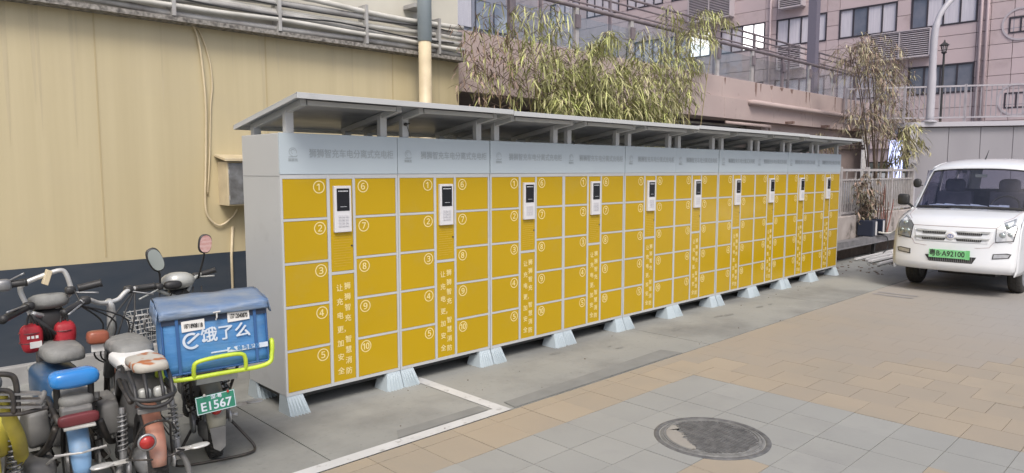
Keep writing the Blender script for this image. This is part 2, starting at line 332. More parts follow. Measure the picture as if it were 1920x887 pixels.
# ================================================================ GROUND
struct(MB().grid([(x, y, -.03) for x in (-400, 400) for y in (-400, 400)], 2, 2).build('ground', 'asph'))
apron = struct(MB().grid([(x, y, -.024) for x in (-6, 44) for y in (3.3, 14)], 2, 2).build('concrete_apron', 'grout'))
xs = [-6, -2.6, 1.9, 5.75, 8.6, 11.6, 14.6, 18, 24, 32, 44]; ys = [3.303, 6.9, 10.4, 14]
for i in range(len(xs) - 1):
    for j in range(3): MB().box(xs[i] + .004, xs[i + 1] - .004, ys[j] + .004, ys[j + 1] - .004, -.022, 0).build('slab', 'conc', apron)
for i in range(4):
    x0 = 11.56 + i * 5
    for j in range(4): MB().box(x0 + .004, x0 + 4.996, 3.295 - 4 * j - 3.99, 3.295 - 4 * j, -.022, -.001).build('slab', 'asph', apron)
pav = struct(MB().grid([(x, y, -.025) for x in (-6, 11.6) for y in (-16, 3.3)], 2, 2).build('pavement', 'grout'))
S = .3023; X0 = 4.789 - 60 * S; Y0 = 1.676
def far_paver():
    m = mat('far paver', (.33, .282, .22), .62, c2=(.305, .268, .22), scale=.8, dirt=(.29, .265, .225), dscale=.9, dlo=.45, dhi=.7, bump=.08, bscale=50)
    t = m.node_tree; N = t.nodes; L = t.links; b = N['Principled BSDF']; prev = b.inputs['Base Color'].links[0].from_socket
    g = N.new('ShaderNodeNewGeometry'); sp = N.new('ShaderNodeSeparateXYZ'); L.new(g.outputs['Position'], sp.inputs[0])
    n = N.new('ShaderNodeTexNoise'); n.inputs['Scale'].default_value = .5; n.inputs['Detail'].default_value = 6; L.new(g.outputs['Position'], n.inputs['Vector'])
    ma = N.new('ShaderNodeMath'); ma.operation = 'MULTIPLY_ADD'; L.new(sp.outputs[1], ma.inputs[0]); ma.inputs[1].default_value = -.75; L.new(sp.outputs[0], ma.inputs[2])     # washed out towards the far right
    mb2 = N.new('ShaderNodeMath'); mb2.operation = 'MULTIPLY_ADD'; L.new(n.outputs[0], mb2.inputs[0]); mb2.inputs[1].default_value = 4; L.new(ma.outputs[0], mb2.inputs[2])
    mr = N.new('ShaderNodeMapRange'); mr.inputs[1].default_value = 7.2; mr.inputs[2].default_value = 10.5; L.new(mb2.outputs[0], mr.inputs[0])
    mx = N.new('ShaderNodeMix'); mx.data_type = 'RGBA'; L.new(mr.outputs[0], mx.inputs[0]); L.new(prev, mx.inputs[6]); mx.inputs[7].default_value = (.31, .295, .275, 1)
    L.new(mx.outputs[2], b.inputs['Base Color']); return m
M['farpav'] = far_paver()
def zone(cx, cy):
    n = mn.noise(Vector((cx * .8, cy * .8, 3)))
    if cy > 2.82 and cx < 7.5: return tile_t
    if cx < 3.0 + .2 * n and cy < 2.1: return tile_t
    if 3.05 < cx < 3.55 and 1.6 < cy < 2.05: return tile_t
    if cx < 4.79: 
        if cy < 1.4 and cx < 4.2 and cx > 3.9 and rnd.random() < .35: return tile_t
        return tile_g
    if cx > 6.6 + n * 1.2 + (cy - .5) * 1.0: return tile_p
    return tile_t
def tile_at(i, j):
    x = X0 + i * S; off = S / 2 if i >= 61 and i % 2 == 1 else 0
    return x, Y0 + j * S + off
mesh_cache = {}
rest = {}
for i in range(45, 60 + 23):
    for j in range(-44, 7):
        x, y = tile_at(i, j); x1 = x + S; y1 = min(y + S, 3.297)
        if y1 - y < .06: continue
        cx, cy = x + S / 2, y + S / 2; z = zone(cx, cy); mm = rnd.choice(z)
        p = Vector((cx, cy, 0)) - Vector((0, 0, CAM_H)); dp = p.dot(_f); 
        px = 960 + FPX * p.dot(_r) / max(dp, .01); py = 443.5 - FPX * p.dot(_u) / max(dp, .01)
        near = dp > 0 and -60 < px < 1990 and py < 950 and dp < 5.9 and x > 1.2
        zt = rnd.uniform(-.0012, .0012)
        if near:
            key = (mm.name, round(y1 - y, 3))
            if key not in mesh_cache:
                g = .0018; me = MB().box(-S / 2 + g, S / 2 - g, -S / 2 + g, y1 - y - S / 2 - g, -.024, 0).mesh('paver', mm); mesh_cache[key] = me
            inst('paver', mesh_cache[key], pav, (cx, cy, zt))
        else:
            g = .0007; mm = M['farpav']; rest.setdefault(mm.name, (MB(), mm))[0].box(x + g, x1 - g, y + g, y1 - g, -.024, zt * .3)
for k, (b, mm) in rest.items(): struct(b.build('paver_field', mm, pav), 'stuff')
# painted bay line
lb = MB()
Z = .004
lb.add([(-1.5, 3.3, Z), (3.2, 3.3, Z), (3.11, 3.39, Z), (-1.5, 3.39, Z), (3.2, 3.305, Z), (3.2, 4.65, Z), (3.11, 4.65, Z)], [(0, 1, 2, 3), (2, 1, 5, 6)])
struct(lb.build('painted_line', 'line'))
fl = MB()
for k, x in enumerate((9.62, 9.8)): fl.add([(x, 2.75, .004), (x + .09, 2.75, .004), (x + .09, 3.22, .004), (x, 3.22, .004)], [(0, 1, 2, 3)])
struct(fl.build('faded_line', mat('faded paint', (.22, .215, .21), .8, c2=(.30, .29, .285), scale=6)))
# litter and pebbles on the far ground
lit = MB()
for k in range(150):
    x = rnd.uniform(11.2, 16); y = rnd.uniform(3.7, 4.75); s_ = rnd.uniform(.006, .02)
    lit.obox((x, y, s_ * .3), (s_, s_ * rnd.uniform(-.5, .5), 0), (-s_ * .4, s_ * .6, 0), (0, 0, s_ * .3))
for k in range(30):
    x = rnd.uniform(2.0, 10); y = rnd.choice((rnd.uniform(4.0, 4.25), rnd.uniform(3.3, 4.3))); s_ = rnd.uniform(.002, .005)
    lit.obox((x, y, s_ * .5), (s_, 0, 0), (0, s_, 0), (0, 0, s_ * .5))
struct(lit.build('litter', 'soil'), 'stuff')
M['stainc'] = mat('damp stain', (.15, .153, .15), .7, c2=(.24, .246, .235), scale=22, fac=.5)
sb_ = MB(); rs_ = random.Random(21)
for k in range(16):
    cx_, cy_ = (rs_.uniform(3.2, 11), rs_.uniform(3.8, 4.2)) if k < 10 else (rs_.uniform(.3, 2.0), rs_.uniform(3.6, 5.2)); ra = rs_.uniform(.015, .06)
    sb_.add([(cx_ + ra * 1.7 * (1 + .5 * mn.noise(Vector((math.cos(t) * 2, math.sin(t) * 2, k)))) * math.cos(t), cy_ + ra * .5 * (1 + .6 * mn.noise(Vector((math.cos(t) * 3, math.sin(t) * 3, k + 9)))) * math.sin(t), .0025 + .00005 * k) for t in [2 * math.pi * q / 18 for q in range(18)]], [tuple(range(18))])
struct(sb_.build('damp_stains', 'stainc'), 'stuff')
M['patchc'] = mat('dark repair strip', (.175, .18, .175), .8, c2=(.23, .235, .225), scale=7, fac=.9)
struct(MB().add([(2.35, 3.40, .0045), (3.08, 3.40, .0045), (3.08, 3.50, .0045), (2.42, 3.51, .0045), (3.24, 3.31, .0045), (5.3, 3.31, .0045), (5.25, 3.50, .0045), (3.26, 3.44, .0045)], [(0, 1, 2, 3), (4, 5, 6, 7)]).build('repair_strip', 'patchc'))
lf = MB()
for k in range(60):
    x, y = rs_.uniform(-.3, 2.0), rs_.uniform(4.2, 6.2); a_ = rs_.uniform(0, 6.3); l_ = rs_.uniform(.012, .035)
    d_, n_ = Vector((math.cos(a_), math.sin(a_), 0)) * l_, Vector((-math.sin(a_), math.cos(a_), 0)) * l_ * .35; c_ = Vector((x, y, .004)); lf.add([c_ - d_, c_ + n_ + Vector((0, 0, .006)), c_ + d_ + Vector((0, 0, .003)), c_ - n_], [(0, 1, 2, 3)])
struct(lf.build('fallen_leaves', 'leaf_brown'), 'stuff')
# manhole
mc = Vector((3.72, 2.11, 0)); mh = thing('manhole_cover', 'round cast iron manhole cover set in the grey paving, partly smeared with cement', 'manhole cover', mc)
MB().lathe([(.345, -.02), (.345, .0035), (.352, .006), (.37, .006), (.378, .002), (.378, -.02)], mc, (0, 0, 1), 56).build('frame', 'iron', mh, auto=40)
MB().lathe([(.0001, .0045), (.332, .0045), (.337, .002), (.337, -.02), (.0001, -.02)], mc, (0, 0, 1), 56, closed=False).build('lid', 'iron_l', mh, auto=40)
b = MB(); b.lathe([(.300, .004), (.300, .009), (.312, .009), (.312, .004)], mc, (0, 0, 1), 56)
b.lathe([(.322, .004), (.322, .008), (.328, .008), (.328, .004)], mc, (0, 0, 1), 56); b.build('rim_ring', 'iron_l', mh, auto=40)
b = MB()
for i in range(-13, 14):
    for j in range(-13, 14):
        x = i * .0225; y = j * .0225
        if math.hypot(x, y) > .285: continue
        if (-x * .75 + y * .66) > .165 + .03 * mn.noise(Vector((x * 9, y * 9, 0))): continue
        rr = .0085 + .002 * rnd.random(); b.obox(mc + Vector((x, y, .0065)), (rr, 0.3 * rr * rnd.uniform(-1, 1), 0), (-.2 * rr, rr, 0), (0, 0, .0028))
struct(b.build('raised_studs', 'iron', mh), 'stuff'); mh.scale = (.9, .9, 1)
b = MB(); pts = []
for i in range(25):
    a = R(140) + (i / 24 - .5) * 2 * R(50); pts.append(mc + Vector((math.cos(a) * .296, math.sin(a) * .296, 0)))
ctr = mc + Vector((math.cos(R(140)) * .18, math.sin(R(140)) * .18, 0))
inner = [ctr + (p - ctr).dot(Vector((-math.sin(R(140)), math.cos(R(140)), 0))) * Vector((-math.sin(R(140)), math.cos(R(140)), 0)) * .98 + Vector((rnd.uniform(-.02, .02), rnd.uniform(-.02, .02), 0)) for p in pts]
b.grid([p + Vector((0, 0, .0085)) for q in zip(pts, inner) for p in (q[0], q[1])], 25, 2); b.build('cement_smear', 'cement', mh)

# ================================================================ CREAM BUILDING
WY = 6.33; WX = 5.29
bld = thing('cream_building', 'cream painted building wall with navy band along its foot behind the parked bikes', 'building', (WX - 4, WY, 0))
MB().box(-7, WX, WY, WY + .25, .86, 2.86).build('wall', 'cream', bld)
MB().box(-7, WX + .003, WY - .004, WY + .253, .14, .862).build('navy_band', 'navy', bld)
MB().box(-7, WX + .006, WY - .07, WY + .25, -.02, .14).build('plinth', 'kerb', bld, bevel=.01)
MB().box(-7, WX, WY + .01, WY + .25, 2.86, 5.6).build('upper_wall', 'white_wall', bld)
MB().box(WX - .25, WX - .001, WY + .26, WY + 9, -.02, 5.6).build('side_wall', 'white_wall', bld)
M['jcream'] = mat('joint cream', (.44, .36, .21), .6)
for xg in (-1.2, .18, 1.58, 2.98, 4.38): MB().box(xg - .006, xg + .006, WY - .003, WY + .01, .9, 2.84).build('panel_joint', 'jcream', bld)
def pipe(name, label, pts, r, m, group=None, cat='pipe', n=10, parts=None):
    o = MB().tube(pts, r, n).build(name, m, None, smooth=True); tag(o, label, cat, group); return o
runs = [(2.90, .028, 'conduit'), (2.955, .022, 'conduit_w'), (3.005, .026, 'conduit'), (3.06, .024, 'conduit_w'), (3.12, .03, 'conduit'), (3.19, .026, 'conduit_w')]
names = ['lowest thick grey conduit of the bundle high on the cream wall', 'thin white conduit just above the lowest grey one on the cream wall', 'third conduit from below of the bundle, grey and dusty',
         'pale conduit between two grey ones near the top of the bundle', 'thickest grey conduit of the bundle high on the wall', 'topmost pale conduit of the bundle high on the wall']
for (z, r, m), nm in zip(runs, names):
    pts = [(x, WY - .09 - .03 * ((z * 100) % 2), z + .012 * math.sin(x * 2.1 + z * 30) + (.01 * rnd.uniform(-1, 1))) for x in np.arange(-1.5, WX - .02, .45)]
    pipe('conduit', nm, smoothpath(pts, 3), r, m, 'conduits running along the cream wall', 'conduit')
pipe('black_cable', 'thin black cable sagging along the conduit bundle on the cream wall', smoothpath([(x, WY - .15, 3.03 - .04 * abs(math.sin(x * 1.7))) for x in np.arange(-1.2, 5.2, .3)], 3), .008, 'dark', cat='cable')
pipe('black_cable', 'second black cable looping above the conduit bundle on the cream wall', smoothpath([(x, WY - .13, 3.14 - .05 * abs(math.sin(x * 1.1 + 1))) for x in np.arange(-1.2, 5.2, .3)], 3), .007, 'dark', cat='cable')
M['drip'] = mat('rain streak', (.46, .395, .25), .5, c2=(.50, .43, .28), scale=14, stretch=(2, 2, .3), fac=.5)
db = MB(); rd = random.Random(5)
for k in range(26):
    x_ = rd.uniform(-.6, 5.1); w_ = rd.uniform(.006, .022); h_ = rd.uniform(.25, 1.3); db.add([(x_ - w_, WY - .0015, 2.82), (x_ + w_, WY - .0015, 2.82), (x_ + w_ * .5, WY - .0015, 2.82 - h_ * .7), (x_, WY - .0015, 2.82 - h_), (x_ - w_ * .6, WY - .0015, 2.82 - h_ * .6)], [(0, 1, 2, 3, 4)])
struct(db.build('rain_streaks', 'drip', bld), 'stuff')
ct = thing('cable_ledge', 'sooty perforated ledge under the conduit bundle on the cream wall', 'cable ledge', (2, WY, 2.83))
MB().box(-1.5, WX - .01, WY - .15, WY - .001, 2.822, 2.86).build('ledge', 'soot', ct)
for k in range(14): MB().box(-1.1 + k * .46, -1.07 + k * .46, WY - .16, WY - .02, 2.862, 3.24).build('clip', 'conduit', ct) if k % 2 else None
dp = thing('downpipe', 'pale blue downpipe with cream lower length at the right end of the cream wall', 'downpipe', (4.65, WY - .2, 1.2))
MB().tube([(4.62, WY - .25, 2.95), (4.62, WY - .25, 5.5)], .075, 16).build('pipe', 'pipe_blue', dp, smooth=True)
MB().tube([(4.62, WY - .25, .14), (4.62, WY - .25, 2.97)], .068, 16).build('lower_pipe', 'cream2', dp, smooth=True)
MB().box(4.53, 4.71, WY - .2, WY - .001, 3.3, 3.34).build('bracket', 'conduit', dp)
cb = thing('wall_cable', 'cream cable pair hanging down the wall and looping under the meter box', 'cable', atY(400, 300, WY - .02))
c1 = [atY(*p, WY - .025) for p in ((335, 36), (358, 42), (372, 75), (380, 130), (386, 200), (386, 300), (385, 380), (392, 408), (412, 423), (435, 408), (446, 392))]
c2 = [atY(*p, WY - .012) for p in ((345, 40), (372, 55), (392, 110), (398, 160), (395, 200), (393, 300), (389, 365), (389, 395), (405, 417), (425, 416), (437, 388))]
MB().tube(smoothpath(c1), .0095, 8).build('cable', 'cream2', cb, smooth=True)
MB().tube(smoothpath(c2[:7]), .0075, 8).build('cable', 'cream2', cb, smooth=True)
pipe('thin_conduit', 'thin cream conduit running down the wall under the meter box', [atY(436, 425, WY - .012), atY(434, 480, WY - .012), (atY(434, 480, WY - .012).x, WY - .012, .2)], .012, 'cream2', cat='conduit')
# meter box under a little hood
p0 = atY(410, 300, WY - .2); bx0, bx1 = atY(428, 387, WY - .2).x, atY(428, 387, WY - .2).x + .30
zt, zb = atY(430, 303, WY - .2).z, atY(430, 386, WY - .2).z
mb = thing('meter_box', 'grey metal meter box with cream side under a sloping hood on the cream wall', 'electrical box', (bx0, WY, zb))
MB().box(bx0, bx1, WY - .2, WY, zb, zt).build('box', 'cream2', mb, bevel=.004)
MB().box(bx0 + .012, bx1 - .01, WY - .208, WY - .2005, zb + .012, zt - .012).build('door', 'alu', mb, bevel=.003)
MB().hexa([(bx0 - .03, WY - .24, zt + .002), (bx1 + .05, WY - .24, zt + .002), (bx1 + .05, WY, zt + .045), (bx0 - .03, WY, zt + .045),
           (bx0 - .03, WY - .24, zt + .028), (bx1 + .05, WY - .24, zt + .028), (bx1 + .05, WY, zt + .065), (bx0 - .03, WY, zt + .065)]).build('hood', 'cream2', mb, bevel=.004)
for zz_ in (zb + .07, zt - .09): MB().tube([(bx0 + .012, WY - .212, zz_ - .02), (bx0 + .012, WY - .212, zz_ + .02)], .006, 8).build('hinge', 'conduit', mb)
b = MB(); q = Vector((bx0 + .2, WY - .2095, (zb + zt) / 2 + .02)); b.prism([q, q + Vector((.09, 0, 0)), q + Vector((.045, 0, .08))], (0, -.001, 0)); b.build('warning_mark', 'maroon', mb)

# ================================================================ CHARGING CABINETS
D0 = 4.235; CW = .9008; CX = 2.0587; DEP = .553; HT = 1.836; HB = .125; HD = 1.557
C = thing('charging_cabinet', 'x', 'locker cabinet', (CX, D0, 0), 0, 'yellow charging cabinets standing in one row')
x0, x1 = CX + .003, CX + CW - .003
MB().box(x0, x1, D0 + .012, D0 + DEP, HB, HT - .002).build('body', 'cab', C, bevel=.004)
ZR = [1.552, 1.279, .995, .710, .4215, .138]   # door rows (edges)
colL = (CX + .018, CX + .330); colM = (CX + .352, CX + .527); colR = (CX + .547, CX + .882)
fr = MB(); ins = .012
def barz(xa, xb, za, zb_): fr.box(xa, xb, D0, D0 + .0115, za, zb_)
edges = [x0, colL[0], colL[1], colM[0], colM[1], colR[0], colR[1], x1]
for a, c_ in ((0, 1), (2, 3), (4, 5), (6, 7)): barz(edges[a], edges[c_], HB, HD + .015)
for xa, xb in (colL, colR):
    for z in ZR: barz(xa + .0005, xb - .0005, z - (.008 if z != ZR[-1] else .013), z + (.008 if z != ZR[0] else .0195))
for z in (ZR[0], .902, ZR[-1]): barz(colM[0] + .0005, colM[1] - .0005, z - (.01 if z != ZR[-1] else .013), z + (.01 if z != ZR[0] else .0195))
fr.build('frame', 'cab', C)
fa = MB().box(x0, x1, D0 - .004, D0 + .0115, HD + .016, HT).build('fascia', 'fascia', C, bevel=.002)
fz = 1.705
inst('header_text', textmesh('狮狮智充车电分离式充电柜', .062, .0006, 'print_grey'), fa, (CW / 2 + .085, -.0055, fz), (R(90), 0, 0), (.885, 1, 1))
# lion emblem: ring with mane strokes, eye and caption bar
em = MB(); ec = Vector((CX + .093, D0 - .0055, 1.712))
em.add([ec + Vector((r_ * math.cos(a), 0, r_ * math.sin(a) + .004)) for i in range(18) for a in [R(-20) + R(285) * i / 17] for r_ in (.024, .028)], [(2 * i, 2 * i + 1, 2 * i + 3, 2 * i + 2) for i in range(17)])
em.add([ec + Vector((r_ * math.cos(a) + .002, 0, r_ * math.sin(a) + .006)) for i in range(12) for a in [R(60) + R(200) * i / 11] for r_ in (.012, .0155)], [(2 * i, 2 * i + 1, 2 * i + 3, 2 * i + 2) for i in range(11)])
for k in range(5):
    a = R(40 + 26 * k); d_ = Vector((math.cos(a), 0, math.sin(a))); n_ = Vector((-math.sin(a), 0, math.cos(a))) * .0016
    em.add([ec + d_ * .017 - n_, ec + d_ * .023 - n_, ec + d_ * .023 + n_, ec + d_ * .017 + n_], [(0, 1, 2, 3)])
em.add([ec + Vector(p) for p in ((-.030, 0, -.026), (.020, 0, -.022), (.034, 0, -.014), (.026, 0, -.028), (-.030, 0, -.030))], [(0, 1, 2, 3, 4)])
em.build('lion_emblem', 'print_grey', fa)
inst('emblem_caption', textmesh('狮狮充', .022, .0006, 'print_grey'), fa, (.093, -.0055, 1.712 - .048), (R(90), 0, 0))
nums = '①②③④⑤⑥⑦⑧⑨⑩'
door_me = {}
for ci, (xa, xb) in enumerate((colL, colR)):
    for r_ in range(5):
        zt_, zb_ = ZR[r_] - .0095, ZR[r_ + 1] + .0095
        d = MB().box(xa + .002, xb - .002, D0 + .002, D0 + .0112, zb_, zt_).build('locker_door', 'yellow', C, bevel=.0015)
        nx = (xb - CX - .056) if ci == 0 else (xa - CX + .064)
        inst('door_number', textmesh(nums[ci * 5 + r_], .102, .0005, 'print'), d, (nx, .001, zt_ - .060), (R(90), 0, 0))
# centre column
up = MB().box(colM[0] + .002, colM[1] - .002, D0 + .002, D0 + .0112, .9135, ZR[0] - .011).build('service_door', 'yellow', C, bevel=.0015)
b = MB()
for k in range(13): b.box(colM[0] + .022, colM[1] - (.022 if k % 4 else .06), D0 + .0005, D0 + .0018, 1.158 - k * .0175, 1.1605 - k * .0175)
b.build('notice_lines', 'print_line', up)
ks = MB().box(CX + .374, CX + .503, D0 - .022, D0 + .0018, 1.181, 1.494).build('kiosk', 'kiosk', C, bevel=.003)
MB().box(CX + .391, CX + .487, D0 - .0245, D0 - .0222, 1.326, 1.477).build('screen', 'screen', ks)
b = MB()
for k in range(7): b.box(CX + .402 + k * .011, CX + .410 + k * .011, D0 - .0255, D0 - .0247, 1.455, 1.4625)
b.box(CX + .415, CX + .465, D0 - .0255, D0 - .0247, 1.352, 1.3545)
b.build('screen_text', 'screen_txt', ks)
for r_ in range(4):
    for c_ in range(3):
        MB().box(CX + .402 + c_ * .027, CX + .422 + c_ * .027, D0 - .0265, D0 - .0222, 1.283 - r_ * .021, 1.297 - r_ * .021).build('key', 'key', ks)
lp = MB().box(colM[0] + .002, colM[1] - .002, D0 + .002, D0 + .0112, ZR[-1] + .0095, .890).build('slogan_panel', 'yellow', C, bevel=.0015)
for j, ch in enumerate('让充电更加安全'):
    inst('slogan_character', textmesh(ch, .052, .0007, 'print'), lp, (.352 + .058, .001, .795 - j * .0965), (R(90), 0, 0))
for j, ch in enumerate('狮狮智充，智慧消防'):
    inst('slogan_character', textmesh(ch, .052, .0007, 'print'), lp, (.352 + .119 - (.012 if ch == '，' else 0), .001, .803 - j * .0745), (R(90), 0, 0))
b = MB().tube([(CX + .512, D0 + .003, 1.083), (CX + .512, D0 - .004, 1.083)], .006, 10); b.build('lock', 'dark', up)
def foot(xa, xb, fx, front=True):
    # flared, pleated sheet-metal foot
    n = 13; vs = []; y_t = D0 + .004 if front else D0 + DEP - .09; y_b = D0 - .045 if front else D0 + DEP - .12; yb2 = y_b + .17
    ring_t = []; ring_b = []
    for i in range(n):
        t = i / (n - 1); pl = .015 * (1 if i % 2 else -1) if 0 < i < n - 1 else 0
        ring_t.append((xa + (xb - xa) * t, y_t, HB - .001)); ring_b.append((xa - fx[0] + (xb + fx[1] - xa + fx[0]) * t, y_b + pl, .0))
    ring_t += [(xb, y_t + .1, HB - .001), (xa, y_t + .1, HB - .001)]; ring_b += [(xb + fx[1], yb2, 0), (xa - fx[0], yb2, 0)]
    m = len(ring_t)
    return MB().add(ring_t + ring_b, [(i, (i + 1) % m, m + (i + 1) % m, m + i) for i in range(m)] + [tuple(range(m))])
for front in (True, False):
    foot(x0 + .002, x0 + .115, (.0, .03), front).build('foot', 'fascia', C)
    foot(x1 - .115, x1 - .002, (.03, .0), front).build('foot', 'fascia', C)
MB().box(x0 + .02, x1 - .02, D0 + .03, D0 + DEP - .03, HB - .03, HB - .002).build('underframe', 'dark', C)
for xa in (x0 + .055, x1 - .13):
    MB().box(xa, xa + .055, D0 + .01, D0 + .055, HT, 1.985).build('roof_post', 'cab', C, bevel=.003)
    MB().box(xa, xa + .055, D0 + DEP - .07, D0 + DEP - .025, HT, 1.895).build('roof_post', 'cab', C, bevel=.003)
s_ = MB().add([(x0, D0 + .0125, 1.5605), (x0, D0 + DEP - .002, 1.5605), (x0, D0 + DEP - .002, 1.5635), (x0, D0 + .0125, 1.5635), (x0 - .0015, D0 + .0125, 1.5605), (x0 - .0015, D0 + DEP - .002, 1.5605), (x0 - .0015, D0 + DEP - .002, 1.5635), (x0 - .0015, D0 + .0125, 1.5635)],
              [(0, 1, 2, 3), (4, 7, 6, 5), (0, 4, 5, 1), (3, 2, 6, 7)]).build('side_seam', mat('seam shade', (.25, .26, .27), .6), C)
labs = ['nearest yellow charging cabinet beside the delivery bike, its grey side panel showing', 'second yellow charging cabinet from the bikes, white line starting at its left foot', 'third yellow charging cabinet from the bikes, left half of a wide fascia',
        'fourth yellow charging cabinet from the bikes, sharing a wide fascia with the third', 'fifth yellow charging cabinet from the bikes, mid row under the bamboo', 'sixth yellow charging cabinet from the bikes, right half of the second wide fascia',
        'fourth yellow charging cabinet counted from the fence end of the row', 'third yellow charging cabinet counted from the fence end of the row', 'last but one yellow charging cabinet at the fence end', 'farthest yellow charging cabinet, last of the row beside the fence and van']
C['label'] = labs[0]
for k in range(1, 10):
    c = copy_tree(C); c.location.x = CX + CW * k; c.location.y = D0 + (0, .003, -.002, .002, 0, .004, -.002, .003, 0, .002)[k]; c['label'] = labs[k]
# fascia joint covers for the double-width headers are part of cabinets 3/4, 5/6, 8/9: their gap is closed by a thin strip
for k, nm in ((3, 'third and fourth'), (5, 'fifth and sixth'), (8, 'eighth and ninth')):
    xx = CX + CW * (k)
    tag(MB().box(xx + (CW if k == 8 else CW) * 0 - .0028 + (0 if k != 8 else 0), xx + .0028, D0 - .0038, D0 + .01, HD + .017, HT - .001).build('joint_strip', 'fascia'), 'thin blue grey strip closing the fascia joint between the %s cabinets' % nm, 'strip')
# roof canopies in four lengths
YF, ZF, YB, ZB = 3.955, 2.055, 4.885, 1.900
def canopy(k0, k1, label):
    ZF, ZB = 2.055 - (.008 if k0 in (2, 8) else 0), 1.900 - (.008 if k0 in (2, 8) else 0)
    xa, xb = CX + CW * k0 - (.01 if k0 == 0 else -.003), CX + CW * k1 + (.01 if k1 == 10 else -.003)
    g = thing('roof_canopy', label, 'canopy', ((xa + xb) / 2, YF, 1.9), 0, 'sloping metal canopies over the cabinets')
    def at(y, dz=0): return ZF + (ZB - ZF) * (y - YF) / (YB - YF) + dz
    MB().hexa([(xa, YF, at(YF)), (xb, YF, at(YF)), (xb, YB, at(YB)), (xa, YB, at(YB)), (xa, YF, at(YF, .008)), (xb, YF, at(YF, .008)), (xb, YB, at(YB, .008)), (xa, YB, at(YB, .008))]).build('roof_sheet', 'under', g)
    def beam(name, p, q, w_, h_): MB().bar(p, q, w_, h_).build(name, 'cab', g, bevel=.002)
    beam('front_trim', (xa, YF + .006, at(YF, -.008)), (xb, YF + .006, at(YF, -.008)), .014, .036)
    beam('rear_trim', (xa, YB - .006, at(YB, -.006)), (xb, YB - .006, at(YB, -.006)), .014, .03)
    for x_ in (xa + .006, xb - .006): beam('side_trim', (x_, YF + .014, at(YF + .014, -.006)), (x_, YB - .014, at(YB - .014, -.006)), .012, .032)
    n = k1 - k0
    for k in range(n):
        for off in (.083, CW - .1045):
            x_ = CX + CW * (k0 + k) + off; beam('rafter', (x_, YF + .1, at(YF + .1, -.022)), (x_, YB - .1, at(YB - .1, -.022)), .04, .04)
        beam('purlin', (CX + CW * (k0 + k) + .11, YF + .115, at(YF + .115, -.020)), (CX + CW * (k0 + k) + CW - .13, YF + .115, at(YF + .115, -.020)), .035, .03)
    return g
M['under'] = mat('brushed roof underside', (.55, .57, .60), .35, metal=.4, c2=(.26, .28, .31), scale=1.6, stretch=(1, 3, 1))
canopy(0, 2, 'nearest length of sloping grey canopy, over the first two cabinets')
canopy(2, 5, 'second length of sloping grey canopy, starting after the first roof joint')
canopy(5, 8, 'third length of sloping grey canopy, towards the fence end of the row')
canopy(8, 10, 'farthest length of sloping grey canopy, over the last two cabinets')
sn = thing('sensor', 'small black sensor with a wire on the canopy post between first and second cabinet', 'sensor', (CX + CW + .09, D0 - .01, 1.95))
b = MB(); p = Vector((CX + CW + .075, D0 - .005, 1.93)); b.blob(p, .016, .016, .013, 1, 10, 6); b.tube([p, p + Vector((.035, 0, .008))], .005, 6); b.build('lens_head', 'dark', sn, smooth=True)
MB().tube(smoothpath([p + Vector((.01, .002, -.008)), p + Vector((.03, .006, -.05)), p + Vector((.045, .01, -.09))], 4), .0025, 5).build('wire', 'dark', sn)
# ================================================================ PODIUM with balustrade, behind the cabinets
PY = 6.5; PT = 3.25; PB = 2.52; PX1 = 18.6
pod = thing('podium', 'pinkish raised podium with stained parapet running behind the cabinets and bamboo', 'podium', (12, PY, 2.5))
xs_ = [5.35, 7.4, 9.45, 11.5, 13.4, 15.2, 16.9, PX1]
for a, c_ in zip(xs_[:-1], xs_[1:]):
    MB().box(a + .004, c_ - .004, PY, PY + .22, 2.90, PT).build('parapet_panel', 'pink2', pod, bevel=.006)
    MB().box(a + .004, c_ - .004, PY - .06, PY + .22, PB, 2.892).build('edge_panel', 'pink2', pod, bevel=.006)
MB().box(5.35, PX1, PY + .02, PY + .2, PB + .02, PT - .02).build('core', 'groove', pod)
MB().box(5.35, PX1, PY + .225, 34, PB + .05, 2.95).build('deck', 'pink2', pod)
# stains of rust and damp below the posts
M['stain'] = mat('rust stain', (.13, .075, .06), .9, c2=(.24, .17, .15), scale=22)
b = MB()
for px, py, h_, w_ in ((1418, 152, .26, .09), (1427, 152, .16, .05), (1447, 158, .08, .12), (1485, 168, .09, .14), (1512, 176, .26, .06), (1518, 176, .2, .04), (1566, 190, .3, .06), (1602, 188, .2, .08), (1466, 162, .07, .16), (1360, 140, .12, .05), (1300, 130, .08, .1)):
    p = atY(px, py, PY - .002); z0_ = 3.235
    b.prism([(p.x - w_ / 2, PY - .0015, z0_), (p.x + w_ / 2, PY - .0015, z0_ + .01), (p.x + w_ * .3, PY - .0015, z0_ - h_ * .6), (p.x + w_ * .1, PY - .0015, z0_ - h_), (p.x - w_ * .35, PY - .0015, z0_ - h_ * .5)], (0, -.001, 0))
struct(b.build('stains', 'stain', pod), 'stuff')
